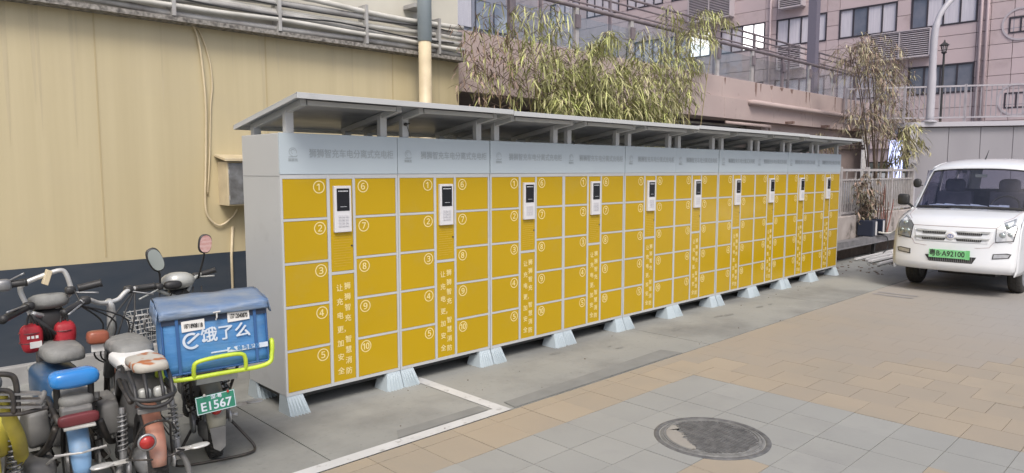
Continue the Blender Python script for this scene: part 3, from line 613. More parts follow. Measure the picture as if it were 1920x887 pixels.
# undercroft
und = thing('undercroft_wall', 'pinkish wall under the podium edge with pipes along it, right of the dark opening', 'wall', (16.5, 7, 0))
MB().box(13.4, 18.5, 6.6, 6.8, 1.3, PB - .003).build('wall', 'pink2', und)
MB().box(13.4, 18.5, 6.52, 6.597, 2.10, 2.16).build('ledge', 'pink2', und)
MB().box(13.1, 13.397, 6.55, 6.85, -.02, PB - .003).build('pier', 'pink2', und)
MB().box(16.6, 16.9, 6.55, 6.597, -.02, 2.05).build('pier', 'pink2', und)
vb = thing('undercroft', 'dark open room under the podium behind the cabinets', 'room', (10, 10, 0))
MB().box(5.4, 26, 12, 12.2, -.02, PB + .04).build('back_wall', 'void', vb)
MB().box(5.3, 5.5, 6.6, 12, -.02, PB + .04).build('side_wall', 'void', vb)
for x_ in (8.2, 11.8): MB().box(x_, x_ + .35, 8, 8.35, -.02, PB + .04).build('column', 'pink2', vb)
dk = thing('exhaust_duct', 'dark round exhaust duct under the podium with its open end towards the fence', 'duct', (12.2, 7.6, 2.3))
a_, c_ = atY(1290, 228, 7.4), atY(1378, 233, 7.4)
prof = MB().tube([a_ + Vector((-.5, 0, .02)), a_, a_ * .5 + c_ * .5 + Vector((0, 0, .02)), c_], [.12, .15, .17, .11], 18); prof.build('duct_pipe', 'duct', dk, smooth=True)
MB().lathe([(.095, 0), (.125, 0), (.125, .05), (.095, .05)], c_, (1, -.1, 0), 20).build('open_end', 'dark', dk, auto=40)
for k, px in enumerate((1284, 1292)):
    p = atY(px, 225, 6.9); pipe('hanging_rod', ('left', 'right')[k] + ' one of two thin white rods hanging under the podium edge beside the duct', [(p.x, 6.9, 2.5), (p.x, 6.9, 1.6)], .014, 'conduit_w', cat='rod')
for k, (z, y, r, lbl) in enumerate(((2.47, 7.0, .02, 'white pipe hanging close under the podium soffit above the dark duct'), (2.30, 6.8, .016, 'thin pale pipe crossing the dark opening under the podium'))):
    pipe('service_pipe', lbl, [(9.0, y, z), (14.2, y, z)], r, 'conduit_w')
pz = atY(1450, 197, PY - .14).z
pipe('parapet_pipe', 'thick pinkish pipe fixed along the lower edge of the stained podium parapet', [(12.35, PY - .02, pz), (12.42, PY - .14, pz), (18.3, PY - .14, pz - .03)], .05, 'pink2', n=14)
pz = PB - .07
pipe('parapet_pipe', 'thin pinkish pipe with two kinks under the stained podium parapet', [(11.6, PY - .03, pz), (13.3, PY - .03, pz), (13.3, PY - .03, pz - .12), (15.4, PY - .03, pz - .14), (15.4, PY - .03, pz - .24), (18.2, PY - .03, pz - .26)], .03, 'pink2')
for k, px in enumerate((1478, 1545, 1602)):
    p = atY(px, 212, PY - .1); tag(MB().box(p.x - .04, p.x + .04, PY - .22, PY - .062, pz + .07, pz + .12).build('pipe_bracket', 'stain', None), ('leftmost', 'middle', 'rightmost')[k] + ' dark rusty bracket holding the pipes under the podium parapet', 'bracket', 'rusty pipe brackets')
# balustrade
bal = thing('balustrade', 'glass balustrade with dark handrail on top of the podium parapet', 'balustrade', (12, PY + .12, PT))
yb = PY + .12
posts = [6.4 + 1.28 * k for k in range(10)]
for k, x_ in enumerate(posts):
    MB().box(x_ - .035, x_ + .035, yb - .02, yb + .03, PT - .01, 3.86).build('post', 'steel' if k % 3 else 'rail_d', bal)
    MB().box(x_ - .05, x_ + .05, yb - .045, yb - .021, 3.58, 3.76).build('clamp', 'rail_d', bal)
    if k < 9: MB().box(x_ + .06, x_ + 1.22, yb - .006, yb + .006, PT + .05, 3.74).build('glass_pane', 'bglass', bal)
MB().tube([(5.8, yb, 3.885), (18.3, yb, 3.865)], .032, 12).build('handrail', 'rail_d', bal, smooth=True)
bal2 = thing('ramp_railing', 'dark railing with three thin rails behind the glass balustrade', 'railing', (14, 8.5, PT))
for z0_, r in ((4.90, .026), (4.76, .02), (4.60, .02)): MB().tube([(6.0, 8.5, z0_ + .02), (26.5, 8.5, z0_ - .02)], r, 8).build('rail', 'rail_d', bal2, smooth=True)
for k in range(11): MB().box(7 + 1.9 * k, 7.05 + 1.9 * k, 8.48, 8.52, 2.94, 4.9).build('post', 'rail_d', bal2)
for k in range(10): MB().box(7.1 + 1.9 * k, 8.85 + 1.9 * k, 8.494, 8.506, 3.2, 4.5).build('glass_pane', 'bglass', bal2)
# terrace with grey hoarding below
T0 = Vector((17.62, 5.1, 0)); TD = Vector((.5, -.866, 0)); TN = Vector((.866, .5, 0)); TZ = 2.66
gw = thing('grey_hoarding', 'tall grey metal wall under the terrace railing behind the white van', 'wall', T0)
def tp(t, n_, z): return T0 + TD * t + TN * n_ + Vector((0, 0, z))
for k in range(14):
    a, c_ = k * .62, k * .62 + .612
    MB().hexa([tp(a, 0, -.02), tp(c_, 0, -.02), tp(c_, .06, -.02), tp(a, .06, -.02), tp(a, 0, TZ - .12), tp(c_, 0, TZ - .12), tp(c_, .06, TZ - .12), tp(a, .06, TZ - .12)]).build('panel', 'gwall', gw, bevel=.004)
MB().hexa([tp(-.02, .061, -.02), tp(9, .061, -.02), tp(9, .2, -.02), tp(-.02, .2, -.02), tp(-.02, .061, TZ - .1), tp(9, .061, TZ - .1), tp(9, .2, TZ - .1), tp(-.02, .2, TZ - .1)]).build('backing', 'groove', gw)
MB().hexa([tp(-.16, -.05, -.02), tp(-.01, -.05, -.02), tp(-.01, .2, -.02), tp(-.16, .2, -.02), tp(-.16, -.05, TZ - .1), tp(-.01, -.05, TZ - .1), tp(-.01, .2, TZ - .1), tp(-.16, .2, TZ - .1)]).build('corner_post', 'lamp_pole', gw)
ter = thing('terrace', 'raised grey terrace slab above the metal hoarding', 'terrace', tp(0, 0, TZ))
MB().add([tp(-.16, -.1, TZ - .1), tp(9, -.1, TZ - .1), (36, -2.6, TZ - .1), (36, 6.4, TZ - .1), (17.62, 6.4, TZ - .1), tp(-.16, -.1, TZ), tp(9, -.1, TZ), (36, -2.6, TZ), (36, 6.4, TZ), (17.62, 6.4, TZ)],
         [(0, 4, 3, 2, 1), (5, 6, 7, 8, 9), (0, 1, 6, 5), (1, 2, 7, 6), (2, 3, 8, 7), (3, 4, 9, 8), (4, 0, 5, 9)]).build('slab', 'lamp_pole', ter)
tr = thing('terrace_railing', 'grey vertical bar railing along the terrace edge above the van', 'railing', tp(0, 0, TZ))
for z0_ in (TZ + .10, TZ + .78): MB().bar(tp(-1.5, 0, z0_), tp(8.5, 0, z0_), .04, .035).build('rail', 'rail', tr)
for k in range(101):
    t = -1.5 + k * .1; MB().bar(tp(t, 0, TZ + (.12 if k % 12 else 0)), tp(t, 0, TZ + (.765 if k % 12 else .82)), (.02 if k % 12 else .045), (.02 if k % 12 else .045), up=(1, 0, 0)).build('bar' if k % 12 else 'post', 'rail', tr)
# street lamp, lantern, dark pole
lp_ = tp(.22, -.02, 0); sl_ = thing('street_lamp', 'tall pale grey pole curving over to the right beside the terrace railing', 'street lamp', (lp_.x, lp_.y, TZ))
B0 = Vector((lp_.x, lp_.y, 0))
dR = Vector((.72, -.69, 0))
q = [B0 + Vector((0, 0, TZ)), B0 + Vector((0, 0, 3.6)), B0 + Vector((0, 0, 4.45)), B0 + dR * .04 + Vector((0, 0, 4.8)), B0 + dR * .16 + Vector((0, 0, 5.1)), B0 + dR * .5 + Vector((0, 0, 5.45)), B0 + dR * 1.1 + Vector((0, 0, 5.7)), B0 + dR * 1.9 + Vector((0, 0, 5.8))]
MB().tube(smoothpath(q, 5), [.085] * 6 + [.075] * 10 + [.06] * 20, 14).build('pole', 'lamp_pole', sl_, smooth=True) if len(smoothpath(q, 5)) == 36 else None
MB().lathe([(.15, 0), (.15, .03), (.09, .05), (.09, 0)], B0 + Vector((0, 0, TZ)), (0, 0, 1), 18).build('base_plate', 'lamp_pole', sl_)
hd = B0 + dR * 2.1 + Vector((0, 0, 5.8)); MB().blob(hd, .3, .12, .06, .6, rot=Matrix.Rotation(-YAW, 3, 'Z')).build('lamp_head', 'lamp_pole', sl_, smooth=True)
L0 = atD(1763, 225, 28); lt = thing('lantern', 'small black lantern lamp post in front of the pink building', 'street lamp', (L0.x, L0.y, TZ))
ztop = atD(1764, 72, 28).z; L0.z = TZ
MB().tube([L0, L0 + Vector((0, 0, .3)), Vector((L0.x, L0.y, ztop - .65))], [.09, .05, .04], 10).build('post', 'dark', lt)
lh = Vector((L0.x, L0.y, ztop - .65)); MB().lathe([(.05, 0), (.10, .04), (.11, .06), (.04, .07)], lh, (0, 0, 1), 8).build('base_ring', 'dark', lt)
MB().lathe([(.07, .07), (.13, .33), (.0, .33), (.0, .07)], lh, (0, 0, 1), 6).build('glass_body', 'bglass', lt)
for k in range(6):
    a = R(60 * k); u_ = Vector((math.cos(a), math.sin(a), 0)); MB().bar(lh + u_ * .07 + Vector((0, 0, .07)), lh + u_ * .135 + Vector((0, 0, .33)), .018, .018).build('frame_bar', 'dark', lt)
MB().lathe([(.001, .55), (.03, .50), (.04, .45), (.17, .34), (.17, .32), (.001, .32)], lh, (0, 0, 1), 6, closed=False).build('cap', 'dark', lt)
Dp = atD(1520, 200, 17); tag(MB().box(Dp.x - .1, Dp.x + .1, Dp.y - .1, Dp.y + .1, 2.94, 9).build('dark_post', 'darkpole'), 'thick slate grey post rising behind the glass balustrade before the windows', 'post')
# lattice mast behind the bamboo
ma, mb_ = atD(1046, 30, 14), atD(1070, 30, 14); mt = thing('lattice_mast', 'pale lattice mast rising behind the bamboo leaves', 'mast', (ma.x, ma.y, 2.95))
for p in (ma, mb_): MB().box(p.x - .022, p.x + .022, p.y - .022, p.y + .022, 2.95, 7).build('upright', 'louvre', mt)
for k in range(24):
    z = 2.97 + k * .165; MB().bar((ma.x, ma.y, z + (.15 if k % 2 else 0)), (mb_.x, mb_.y, z + (0 if k % 2 else .15)), .016, .016).build('lattice_bar', 'louvre', mt)

# ================================================================ PINK BUILDING (facade plane x = FX)
FX = 36.0
pb = thing('pink_building', 'long pink office building with dark framed windows, louvres and round windows', 'building', (FX, 15, 0))
MB().box(FX + .05, FX + 8, -6, 56, 2, 18).build('wall', 'groove', pb)
# column bands : (y0, y1, kind)
bays = [(8.33, 10.93), (11.52, 14.12), (14.72, 17.3), (17.92, 20.48), (21.1, 23.7), (24.3, 26.9), (27.5, 30.1), (30.7, 33.3)]
rows = [(3.0, 4.2, 'low'), (5.0, 6.27, 'win'), (7.97, 9.35, 'win'), (11.35, 12.7, 'win')]
ycuts = sorted(set([-2, .4, 2.8, 5.2, 6.2, 7.0, 7.83] + [v for b_ in bays for v in b_] + [36, 39, 42, 45, 50]))
zc = [2.6, 3.0, 3.7, 4.35, 5.0, 5.6, 6.27, 6.9, 7.5, 7.97, 8.65, 9.35, 10.0, 10.7, 11.35, 12.0, 12.7, 13.4, 14.2]
def is_win(y, z):
    return any(a < y < c_ for a, c_ in bays) and (5.0 < z < 6.27 or 7.97 < z < 9.35 or 11.35 < z < 12.7)
pmesh = {}
for a, c_ in zip(ycuts[:-1], ycuts[1:]):
    for z0_, z1_ in zip(zc[:-1], zc[1:]):
        ym, zm = (a + c_) / 2, (z0_ + z1_) / 2
        if is_win(ym, zm): continue
        key = (round(c_ - a, 3), round(z1_ - z0_, 3)); m_ = rnd.choice(('pink', 'pink', 'pink_b')); key += (m_,)
        if key not in pmesh:
            hw, hz = key[0] / 2 - .011, key[1] / 2 - .011; pmesh[key] = MB().box(-.06, .045, -hw, hw, -hz, hz).mesh('cladding_panel', m_)
        inst('cladding_panel', pmesh[key], pb, (rnd.uniform(-.006, .006), ym - 15, zm))
def fx(y0, y1, z0_, z1_, name, m, parent, x0_=-.04, x1_=.02):
    return MB().box(FX + x0_, FX + x1_, y0, y1, z0_, z1_).build(name, m, parent)
for bi, (a, c_) in enumerate(bays):
    for (z0_, z1_) in ((5.0, 6.27), (7.97, 9.35), (11.35, 12.7)):
        b = MB(); t = .06; n = 4
        b.box(FX - .09, FX + .05, a, a + t, z0_, z1_).box(FX - .09, FX + .05, c_ - t, c_, z0_, z1_).box(FX - .09, FX + .05, a + t, c_ - t, z0_, z0_ + t).box(FX - .09, FX + .05, a + t, c_ - t, z1_ - t, z1_)
        for k in range(1, n): y_ = a + (c_ - a) * k / n; b.box(FX - .07, FX + .03, y_ - .03, y_ + .03, z0_ + t, z1_ - t)
        wf = b.build('window', 'winframe', pb)
        for k in range(n):
            y0_, y1_ = a + (c_ - a) * k / n + .032, a + (c_ - a) * (k + 1) / n - .032
            hi = z0_ > 7; mg = 'winglass_d' if (bi == 0 and not hi) else 'winglass'
            if bi == 3 and hi and k < 2: mg = 'lit'
            if bi == 4 and hi and k < 2: mg = 'lit'
            if bi == 0 and hi and k == 3: mg = 'winglass_d'
            if bi == 1 and hi and k in (2,): mg = 'winglass_d'
            if bi == 2 and hi and k == 3 : mg = 'winglass'
            MB().box(FX - .02, FX + .0, y0_, y1_, z0_ + t + .002, z1_ - t - .002).build('pane', mg, wf)
def louvre(y0, y1, z0_, z1_, dep=.55):
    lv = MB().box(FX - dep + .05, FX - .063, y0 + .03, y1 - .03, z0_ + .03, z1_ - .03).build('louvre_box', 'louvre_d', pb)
    n = int((z1_ - z0_) / .085)
    for k in range(n):
        z = z0_ + (k + .5) * (z1_ - z0_) / n
        MB().hexa([(FX - dep - .02, y0 + .04, z - .035), (FX - dep + .04, y0 + .04, z), (FX - dep + .04, y1 - .04, z), (FX - dep - .02, y1 - .04, z - .035),
                   (FX - dep - .02, y0 + .04, z - .02), (FX - dep + .04, y0 + .04, z + .02), (FX - dep + .04, y1 - .04, z + .02), (FX - dep - .02, y1 - .04, z - .02)]).build('slat', 'louvre', lv)
    b = MB()
    for y_ in (y0, y1 - .05) + (((y0 + y1) / 2 - .025,) if y1 - y0 > 1.6 else ()): b.box(FX - dep - .04, FX - .064, y_, y_ + .05, z0_, z1_)
    b.box(FX - dep - .04, FX - .064, y0 + .051, y1 - .051, z0_ - .03, z0_ + .02); b.box(FX - dep - .04, FX - .064, y0 + .051, y1 - .051, z1_ - .02, z1_ + .03); b.build('louvre_frame', 'louvre', lv)
louvre(9.95, 12.5, 6.68, 7.86); louvre(15.8, 17.0, 9.8, 10.9); louvre(19.7, 22.3, 9.88, 11.2); louvre(15.75, 17.0, 6.75, 7.85)
for z in (7.65, 4.55):     # round windows
    c_ = Vector((FX - .07, 6.75, z)); rw = MB().lathe([(.60, 0), (.68, 0), (.68, .09), (.60, .09)], c_ + Vector((-.02, 0, 0)), (1, 0, 0), 36).build('round_window', 'louvre', pb, auto=40)
    MB().lathe([(.001, .05), (.60, .05), (.60, .07), (.001, .07)], c_, (1, 0, 0), 36).build('recess', 'louvre', rw)
    b = MB()
    for y0, y1, z0_, z1_ in ((-.42, .42, .24, .30), (-.42, .42, -.36, -.30), (-.42, -.36, -.30, .24), (.36, .42, -.30, .24), (-.03, .03, -.30, .24)): b.box(c_.x - .01, c_.x + .045, c_.y + y0, c_.y + y1, c_.z + z0_, c_.z + z1_)
    b.build('sash', 'winframe', rw); MB().box(c_.x + .02, c_.x + .035, c_.y - .36, c_.y + .36, c_.z - .3, c_.z + .24).build('pane', 'winglass_b', rw)
for k, y_ in enumerate((8.16, 7.93, 17.6)):
    pipe('wall_pipe', ('left one of two pale pipes beside the round windows of the pink building', 'right one of two pale pipes beside the round windows of the pink building', 'pale pipe between the second and third upper windows of the pink building')[k],
         [(FX - .16, y_, 2.7), (FX - .16, y_, 14)], .06, 'pink_b')
# slate building far left behind the bamboo
sb = thing('slate_building', 'slate grey building with lattice of windows seen through the bamboo', 'building', (24, 30, 0))
MB().box(12, 28.6, 30, 36, 2.6, 15).build('wall', 'slate', sb)
for k in range(12):
    for z in (4.6, 7.0, 9.4, 11.8):
        x_ = 12.6 + 1.37 * k; wf = MB().box(x_ - .05, x_ + 1.05, 29.93, 29.999, z - .05, z + 1.55).build('window', 'winframe', sb)
        MB().box(x_, x_ + 1.0, 29.91, 29.929, z, z + 1.5).build('pane', 'winglass_b' if (k + int(z)) % 3 else 'winglass', wf)

# ================================================================ FENCE, LOW WALL, GUARD BEAM
FY = 5.1
lw = thing('low_wall', 'low stained white rendered wall under the metal fence', 'wall', (14, FY, 0))
for k in range(5): MB().box(11.9 + 1.12 * k, 11.9 + 1.12 * k + 1.11, FY - .09, FY + .11, .24, .74 + .01 * (k % 2)).build('block', 'lowwall', lw, bevel=.012)
struct(MB().box(11.2, 17.6, FY - .2, FY + 1.1, -.02, .235).build('planter_bed', 'soil'))
fn = thing('metal_fence', 'pale grey metal fence of thin upright bars on the low white wall', 'fence', (14.6, FY, .75))
for z, t in ((1.60, .045), (1.42, .03), (.80, .035)): MB().box(11.95, 17.42, FY - t / 2, FY + t / 2, z - t / 2, z + t / 2).build('rail', 'steel', fn)
for k in range(5): x_ = 11.95 + 1.36 * k; MB().box(x_ - .035, x_ + .035, FY - .036, FY + .036, .74, 1.66).build('post', 'steel', fn)
for k in range(49):
    x_ = 12.06 + k * .11
    if abs((x_ - 11.95) % 1.36) < .05: continue
    MB().box(x_ - .011, x_ + .011, FY - .012, FY + .012, .8175, 1.405).build('bar', 'steel', fn)
for k in range(12): x_ = 12.3 + k * .44; MB().box(x_ - .011, x_ + .011, FY - .012, FY + .012, 1.4355, 1.577).build('short_bar', 'steel', fn)
gb = thing('guard_beam', 'grey steel beam on triangular brackets in front of the low wall', 'beam', (13.5, 4.75, .3))
MB().box(11.3, 17.2, 4.70, 4.86, .33, .36).build('top_flange', 'guard', gb); MB().box(11.3, 17.2, 4.70, 4.72, .255, .329).build('web', 'guard', gb); MB().box(11.3, 17.2, 4.66, 4.72, .24, .254).build('lower_flange', 'guard', gb)
for x_ in (12.1, 14.15, 16.3):
    MB().box(x_ - .03, x_ + .03, 4.725, 4.785, 0, .329).build('leg', 'dark', gb)
    MB().bar((x_, 4.755, .12), (x_ + .24, 4.755, .31), .03, .03).build('brace', 'dark', gb)
def case(px, py, wx, label, side):
    p = atY(px, py, 4.78); g = thing('speaker_case', label, 'case', (p.x, 4.8, .362), R(8), 'two equipment cases on the beam')
    hx = wx / 2; b = MB().box(p.x - hx, p.x + hx, 4.70, 4.98, .363, .66); b.build('body', 'amp', g, bevel=.012)
    MB().box(p.x + (hx - .08 if side else -hx + .02), p.x + (hx - .02 if side else -hx + .08), 4.69, 4.70, .38, .64).build('edge_strip', 'pvc', g)
    MB().tube([(p.x - .05, 4.84, .66), (p.x - .045, 4.84, .69), (p.x + .045, 4.84, .69), (p.x + .05, 4.84, .66)], .008, 6).build('handle', 'dark', g)
case(1632, 425, .21, 'left dark blue equipment case on the grey beam, pale strip down its right edge', True); case(1649, 425, .16, 'right dark equipment case on the grey beam, beside the van', False)
for k, (a, c_, w_, lbl) in enumerate((((1604, 486), (1690, 466), .04, 'longest white trunking strip on the ground, nearest the low wall'), ((1625, 487), (1700, 468), .045, 'second white trunking strip from the low wall on the ground'),
                                     ((1631, 491), (1700, 475), .07, 'wide middle white trunking strip among those on the ground'), ((1648, 496), (1705, 481), .035, 'shortest white trunking strip on the ground, nearest the van wheel'))):
    p, q_ = atZ(*a, .03), atZ(*c_, .03); tag(MB().bar(p + Vector((0, 0, .004 * k)), q_ + Vector((0, 0, .004 * k)), w_, .035).build('trunking_strip', 'pvc', None, bevel=.003), lbl, 'trunking', 'white trunking strips lying by the wall')
pipe('cream_hose', 'cream hose running from the beam up to the van side', smoothpath([Vector((14.3, 4.72, .42)), Vector((14.6, 4.6, .40)), Vector((14.4, 4.3, .58)), Vector((13.8, 3.9, .8))], 5), .018, 'conduit_w', cat='hose')
pipe('black_wire', 'thin black wire looping down from the grey beam', smoothpath([Vector((14.1, 4.69, .36)), Vector((14.5, 4.64, .33)), Vector((14.55, 4.63, .12)), Vector((14.3, 4.63, .03))], 5), .008, 'dark', cat='wire')
tag(MB().blob((14.35, 4.45, .03), .07, .06, .05, .8, wob=.3).build('plastic_bag', 'pvc', None, smooth=True), 'crumpled white plastic bag on the ground below the grey beam', 'bag')
# shop front beyond the fence
sf = thing('shop_front', 'ground floor front with bluish glass and white columns behind the fence', 'shop', (20, 8.8, 0))
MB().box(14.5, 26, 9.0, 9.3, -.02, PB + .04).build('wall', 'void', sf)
for k in range(5):
    x_ = 19.2 + 1.3 * k; wf = MB().box(x_ - .05, x_ + 1.05, 8.9, 8.999, .5, 2.35).build('window', 'steel', sf); MB().box(x_, x_ + 1.0, 8.88, 8.899, .55, 2.3).build('pane', 'winglass_b', wf)
q0, q1 = atY(1617, 300, 7.6), atY(1625, 300, 7.6); MB().box(q0.x, q1.x, 7.6, 7.75, -.02, PB + .04).build('column', 'pvc', sf)
q0, q1 = atY(1670, 262, 8.8), atY(1690, 335, 8.8); MB().box(q0.x, q1.x, 8.78, 8.86, q1.z, q0.z).build('lit_sign', 'bluelit', sf)
# ================================================================ PLANTS
def leaves(b, p, d, L, wd, n_up=Vector((0, 0, 1)), droop=.3):
    d = d.normalized(); s_ = d.cross(n_up); s_ = (s_ if s_.length > .05 else Vector((1, 0, 0))).normalized() * wd / 2
    m1 = p + d * L * .35 + Vector((0, 0, -droop * L * .06)); e = p + d * L + Vector((0, 0, -droop * L * .5)); m2 = p + d * L * .7 + Vector((0, 0, -droop * L * .22))
    k = len(b.v); b.v += [tuple(p), tuple(m1 + s_), tuple(m1 - s_), tuple(m2 + s_ * .75), tuple(m2 - s_ * .75), tuple(e)]; b.f += [(k, k + 1, k + 2), (k + 2, k + 1, k + 3, k + 4), (k + 4, k + 3, k + 5)]
def bamboo(base, label, tops, nleaf, m1, m2, L=.13, spread=.35, seed=1, culm='culm', clusters=16, low=0, cat='bamboo', group='bamboo behind the cabinets', name='bamboo', wd=.016, cr=.009, droopb=.5):
    r = random.Random(seed); base = Vector(base); g = thing(name, label, cat, base, 0, group); lb1, lb2, tw = MB(), MB(), MB()
    for (tx, ty, tz) in tops:
        top = Vector((tx, ty, tz)); b0 = base + Vector((r.uniform(-.15, .15), r.uniform(-.12, .12), 0))
        mid = b0.lerp(top, .6) + Vector((0, 0, (tz - base.z) * .12)); path = smoothpath([b0, mid, top], 7)
        MB().tube(path, [cr * (1 - .75 * i / (len(path) - 1)) for i in range(len(path))], 6).build('culm', culm, g, smooth=True)
        for c in range(clusters):
            t = low + (1 - low) * (c + r.random()) / clusters; i = min(int(t * (len(path) - 1)), len(path) - 2); p = path[i].lerp(path[i + 1], t * (len(path) - 1) - i)
            a = r.uniform(0, 2 * math.pi); bl = spread * r.uniform(.4, 1.1); dr = Vector((math.cos(a), math.sin(a) * .8, r.uniform(-.1, .5)))
            bp = [p, p + dr * bl * .5 + Vector((0, 0, .04)), p + dr * bl + Vector((0, 0, -droopb * bl * .6))]
            tw.tube(bp, [.004, .003, .0015], 4, caps=False)
            for q in range(nleaf):
                u = r.uniform(.25, 1.05); pp = bp[0].lerp(bp[1], u * 2) if u < .5 else bp[1].lerp(bp[2], min(1.05, u * 2 - 1))
                pp = pp + Vector((r.gauss(0, .03), r.gauss(0, .03), r.gauss(0, .03)))
                d = Vector((dr.x * .6 + r.gauss(0, .6), dr.y * .6 + r.gauss(0, .6), r.gauss(-.5, .45)))
                leaves(lb1 if r.random() < .6 else lb2, pp, d, L * r.uniform(.6, 1.35), wd * r.uniform(.7, 1.2), droop=r.uniform(.2, 1))
    struct(lb1.build('leaves', m1, g), 'stuff'); struct(lb2.build('leaves', m2, g), 'stuff'); struct(tw.build('twigs', 'twig', g), 'stuff'); return g
rr = random.Random(11)
def tops_px(pts, Y): return [tuple(atY(px, py, Y + rr.uniform(-.25, .25))) for px, py in pts]
bamboo((5.45, 5.75, 0), 'sparse browned bamboo right beside the end of the cream wall', tops_px([(880, 60), (905, 20), (925, 95), (955, 60), (900, 130), (945, 130)], 5.75), 9, 'leaf_brown', 'leaf1', L=.11, seed=3, clusters=12, low=.55, spread=.3)
bamboo((6.2, 5.7, 0), 'tall bamboo with its top leaves reaching the upper frame edge behind the cabinets', tops_px([(985, 10), (1010, 40), (1050, 15), (960, 30), (1035, 60), (1075, 80), (1000, 100)], 5.7), 8, 'leaf1', 'leaf2', seed=4, clusters=15, low=.5, L=.16)
bamboo((6.9, 5.6, 0), 'densest yellow green bamboo clump standing mid way along the cabinets', tops_px([(1060, 110), (1100, 85), (1130, 60), (1080, 150), (1120, 150), (1040, 140), (1020, 165), (1105, 180), (1060, 190), (1150, 130)], 5.6), 23, 'leaf1', 'leaf2', seed=5, clusters=17, low=.5, L=.15, wd=.016)
bamboo((7.7, 5.6, 0), 'low arching bamboo clump on the right of the densest one', tops_px([(1180, 150), (1210, 110), (1240, 170), (1160, 185), (1200, 195), (1230, 205), (1150, 200), (1255, 200)], 5.6), 23, 'leaf2', 'leaf1', seed=6, clusters=17, low=.5, L=.15, wd=.016)
bamboo((8.6, 5.7, 0), 'thin bamboo drooping towards the podium balustrade', tops_px([(1180, 70), (1215, 60), (1250, 110), (1275, 150), (1225, 125)], 5.7), 8, 'leaf2', 'leaf1', seed=7, clusters=12, low=.55, L=.16)
bamboo((9.4, 5.9, 0), 'tall bamboo leaning right with leaves hanging before the lit windows', tops_px([(1270, 25), (1310, 20), (1350, 25), (1290, 60), (1300, 100), (1260, 100), (1285, 150)], 5.9), 15, 'leaf1', 'leaf2', seed=8, clusters=13, low=.68, L=.16, wd=.015)
bamboo((14.6, 5.6, .2), 'small tuft of dry grass like leaves under the podium pipes', tops_px([(1530, 262), (1545, 255), (1555, 262)], 5.9), 14, 'leaf_dry', 'leaf_brown', seed=9, clusters=8, low=.8, L=.18, spread=.25, name='dry_plant', cat='plant', group=None, wd=.014)
bamboo((16.6, 5.55, .2), 'dried brown leafy tree between the fence and the podium end', tops_px([(1590, 85), (1615, 75), (1640, 70), (1670, 90), (1640, 110), (1660, 130), (1690, 150), (1655, 170), (1680, 190), (1630, 200), (1610, 215), (1660, 225), (1700, 215), (1725, 225), (1600, 95), (1635, 130), (1685, 245), (1640, 245)], 5.5), 15, 'leaf_dry', 'leaf_brown', seed=10, clusters=14, low=.72, L=.16, wd=.015, spread=.75, name='dry_tree', cat='tree', group=None, cr=.016, culm='twig', droopb=.9)
bamboo((17.2, 5.35, .2), 'green tinged leafy branches hanging right of the dried tree by the terrace corner', tops_px([(1700, 235), (1725, 245), (1735, 235), (1710, 260), (1690, 290)], 5.3), 14, 'leaf2', 'leaf_dry', seed=12, clusters=10, low=.6, L=.2, wd=.028, spread=.45, name='leafy_shrub', cat='shrub', group=None)
bamboo((14.4, 4.98, .2), 'dusty greyish shrub growing in front of the metal fence', tops_px([(1612, 345), (1622, 370), (1632, 360), (1640, 380), (1620, 395), (1630, 330)], 4.98), 14, 'shrub', 'leaf_brown', seed=13, clusters=10, low=.2, L=.1, wd=.03, spread=.22, name='shrub', cat='shrub', group=None, culm='twig')
rs = thing('red_stem_plant', 'bunch of bare reddish stems in front of the fence beside the van', 'plant', (15.2, 4.98, .2))
for k in range(11):
    a = Vector((15.0 + rr.uniform(-.2, .5), 4.96 + rr.uniform(-.05, .05), .2)); t = a + Vector((rr.uniform(-.25, .3), rr.uniform(-.08, .08), rr.uniform(.6, 1.15)))
    MB().tube(smoothpath([a, a.lerp(t, .5) + Vector((rr.uniform(-.05, .05), 0, 0)), t], 3), [.012] * 3 + [.009] * 3 + [.004], 5).build('stem', 'redstem' if k % 3 else 'twig', rs)

# ================================================================ VAN
VX, VYc = 10.27, 2.54
V = thing('van', 'white electric van facing the camera with a green number plate', 'van', (VX + .85, VYc, 0))
prof = [(.14, .295), (.05, .305), (.0, .35), (.0, .41), (.015, .48), (.03, .56), (.045, .64), (.06, .72), (.085, .80), (.12, .88), (.17, .95), (.34, 1.01), (.56, 1.06), (.70, 1.085), (.80, 1.18), (.95, 1.34), (1.09, 1.50), (1.20, 1.615), (1.27, 1.67), (1.45, 1.725), (1.75, 1.76), (2.4, 1.77), (3.1, 1.76), (3.45, 1.73), (3.56, 1.64), (3.60, 1.3), (3.62, .95), (3.64, .5), (3.60, .2)]
def hw(z): 
    if z < .36: return .68 + (z - .3) * .2
    if z < 1.0: return .692 + .012 * math.sin((z - .3) / .7 * math.pi)
    return .692 - (z - 1.0) * .15 - max(0, z - 1.66) * .75
def bow(x): return .13 if x < .2 else (.13 - (x - .2) * .045 if x < 1.3 else .08 if x < 1.6 else .0)
def crown(z): return .0 if z < .85 else (.018 if z < 1.1 else .02 if z < 1.6 else .04)
NT = 21
def vp(row, t):
    x, z = prof[row]; a = abs(t); h_ = hw(z)
    xx = x + (bow(x) * (a ** 3) * (1 if x < 3 else 0)) - (.05 * a ** 4 if x > 3.5 else 0)
    return Vector((VX + xx, VYc + h_ * t, z - crown(z) * a ** 2.6))
ts = [math.copysign(abs(k) ** .8, k) for k in np.linspace(-1, 1, NT)]
WS0, WS1 = 13, 17     # windscreen rows
def rowgrid(r0, r1, t0=0, t1=NT - 1): return [vp(r_, ts[k]) for r_ in range(r0, r1 + 1) for k in range(t0, t1 + 1)], r1 - r0 + 1, t1 - t0 + 1
shell = MB()
P_, nu, nv = rowgrid(0, WS0); shell.grid(P_, nu, nv)
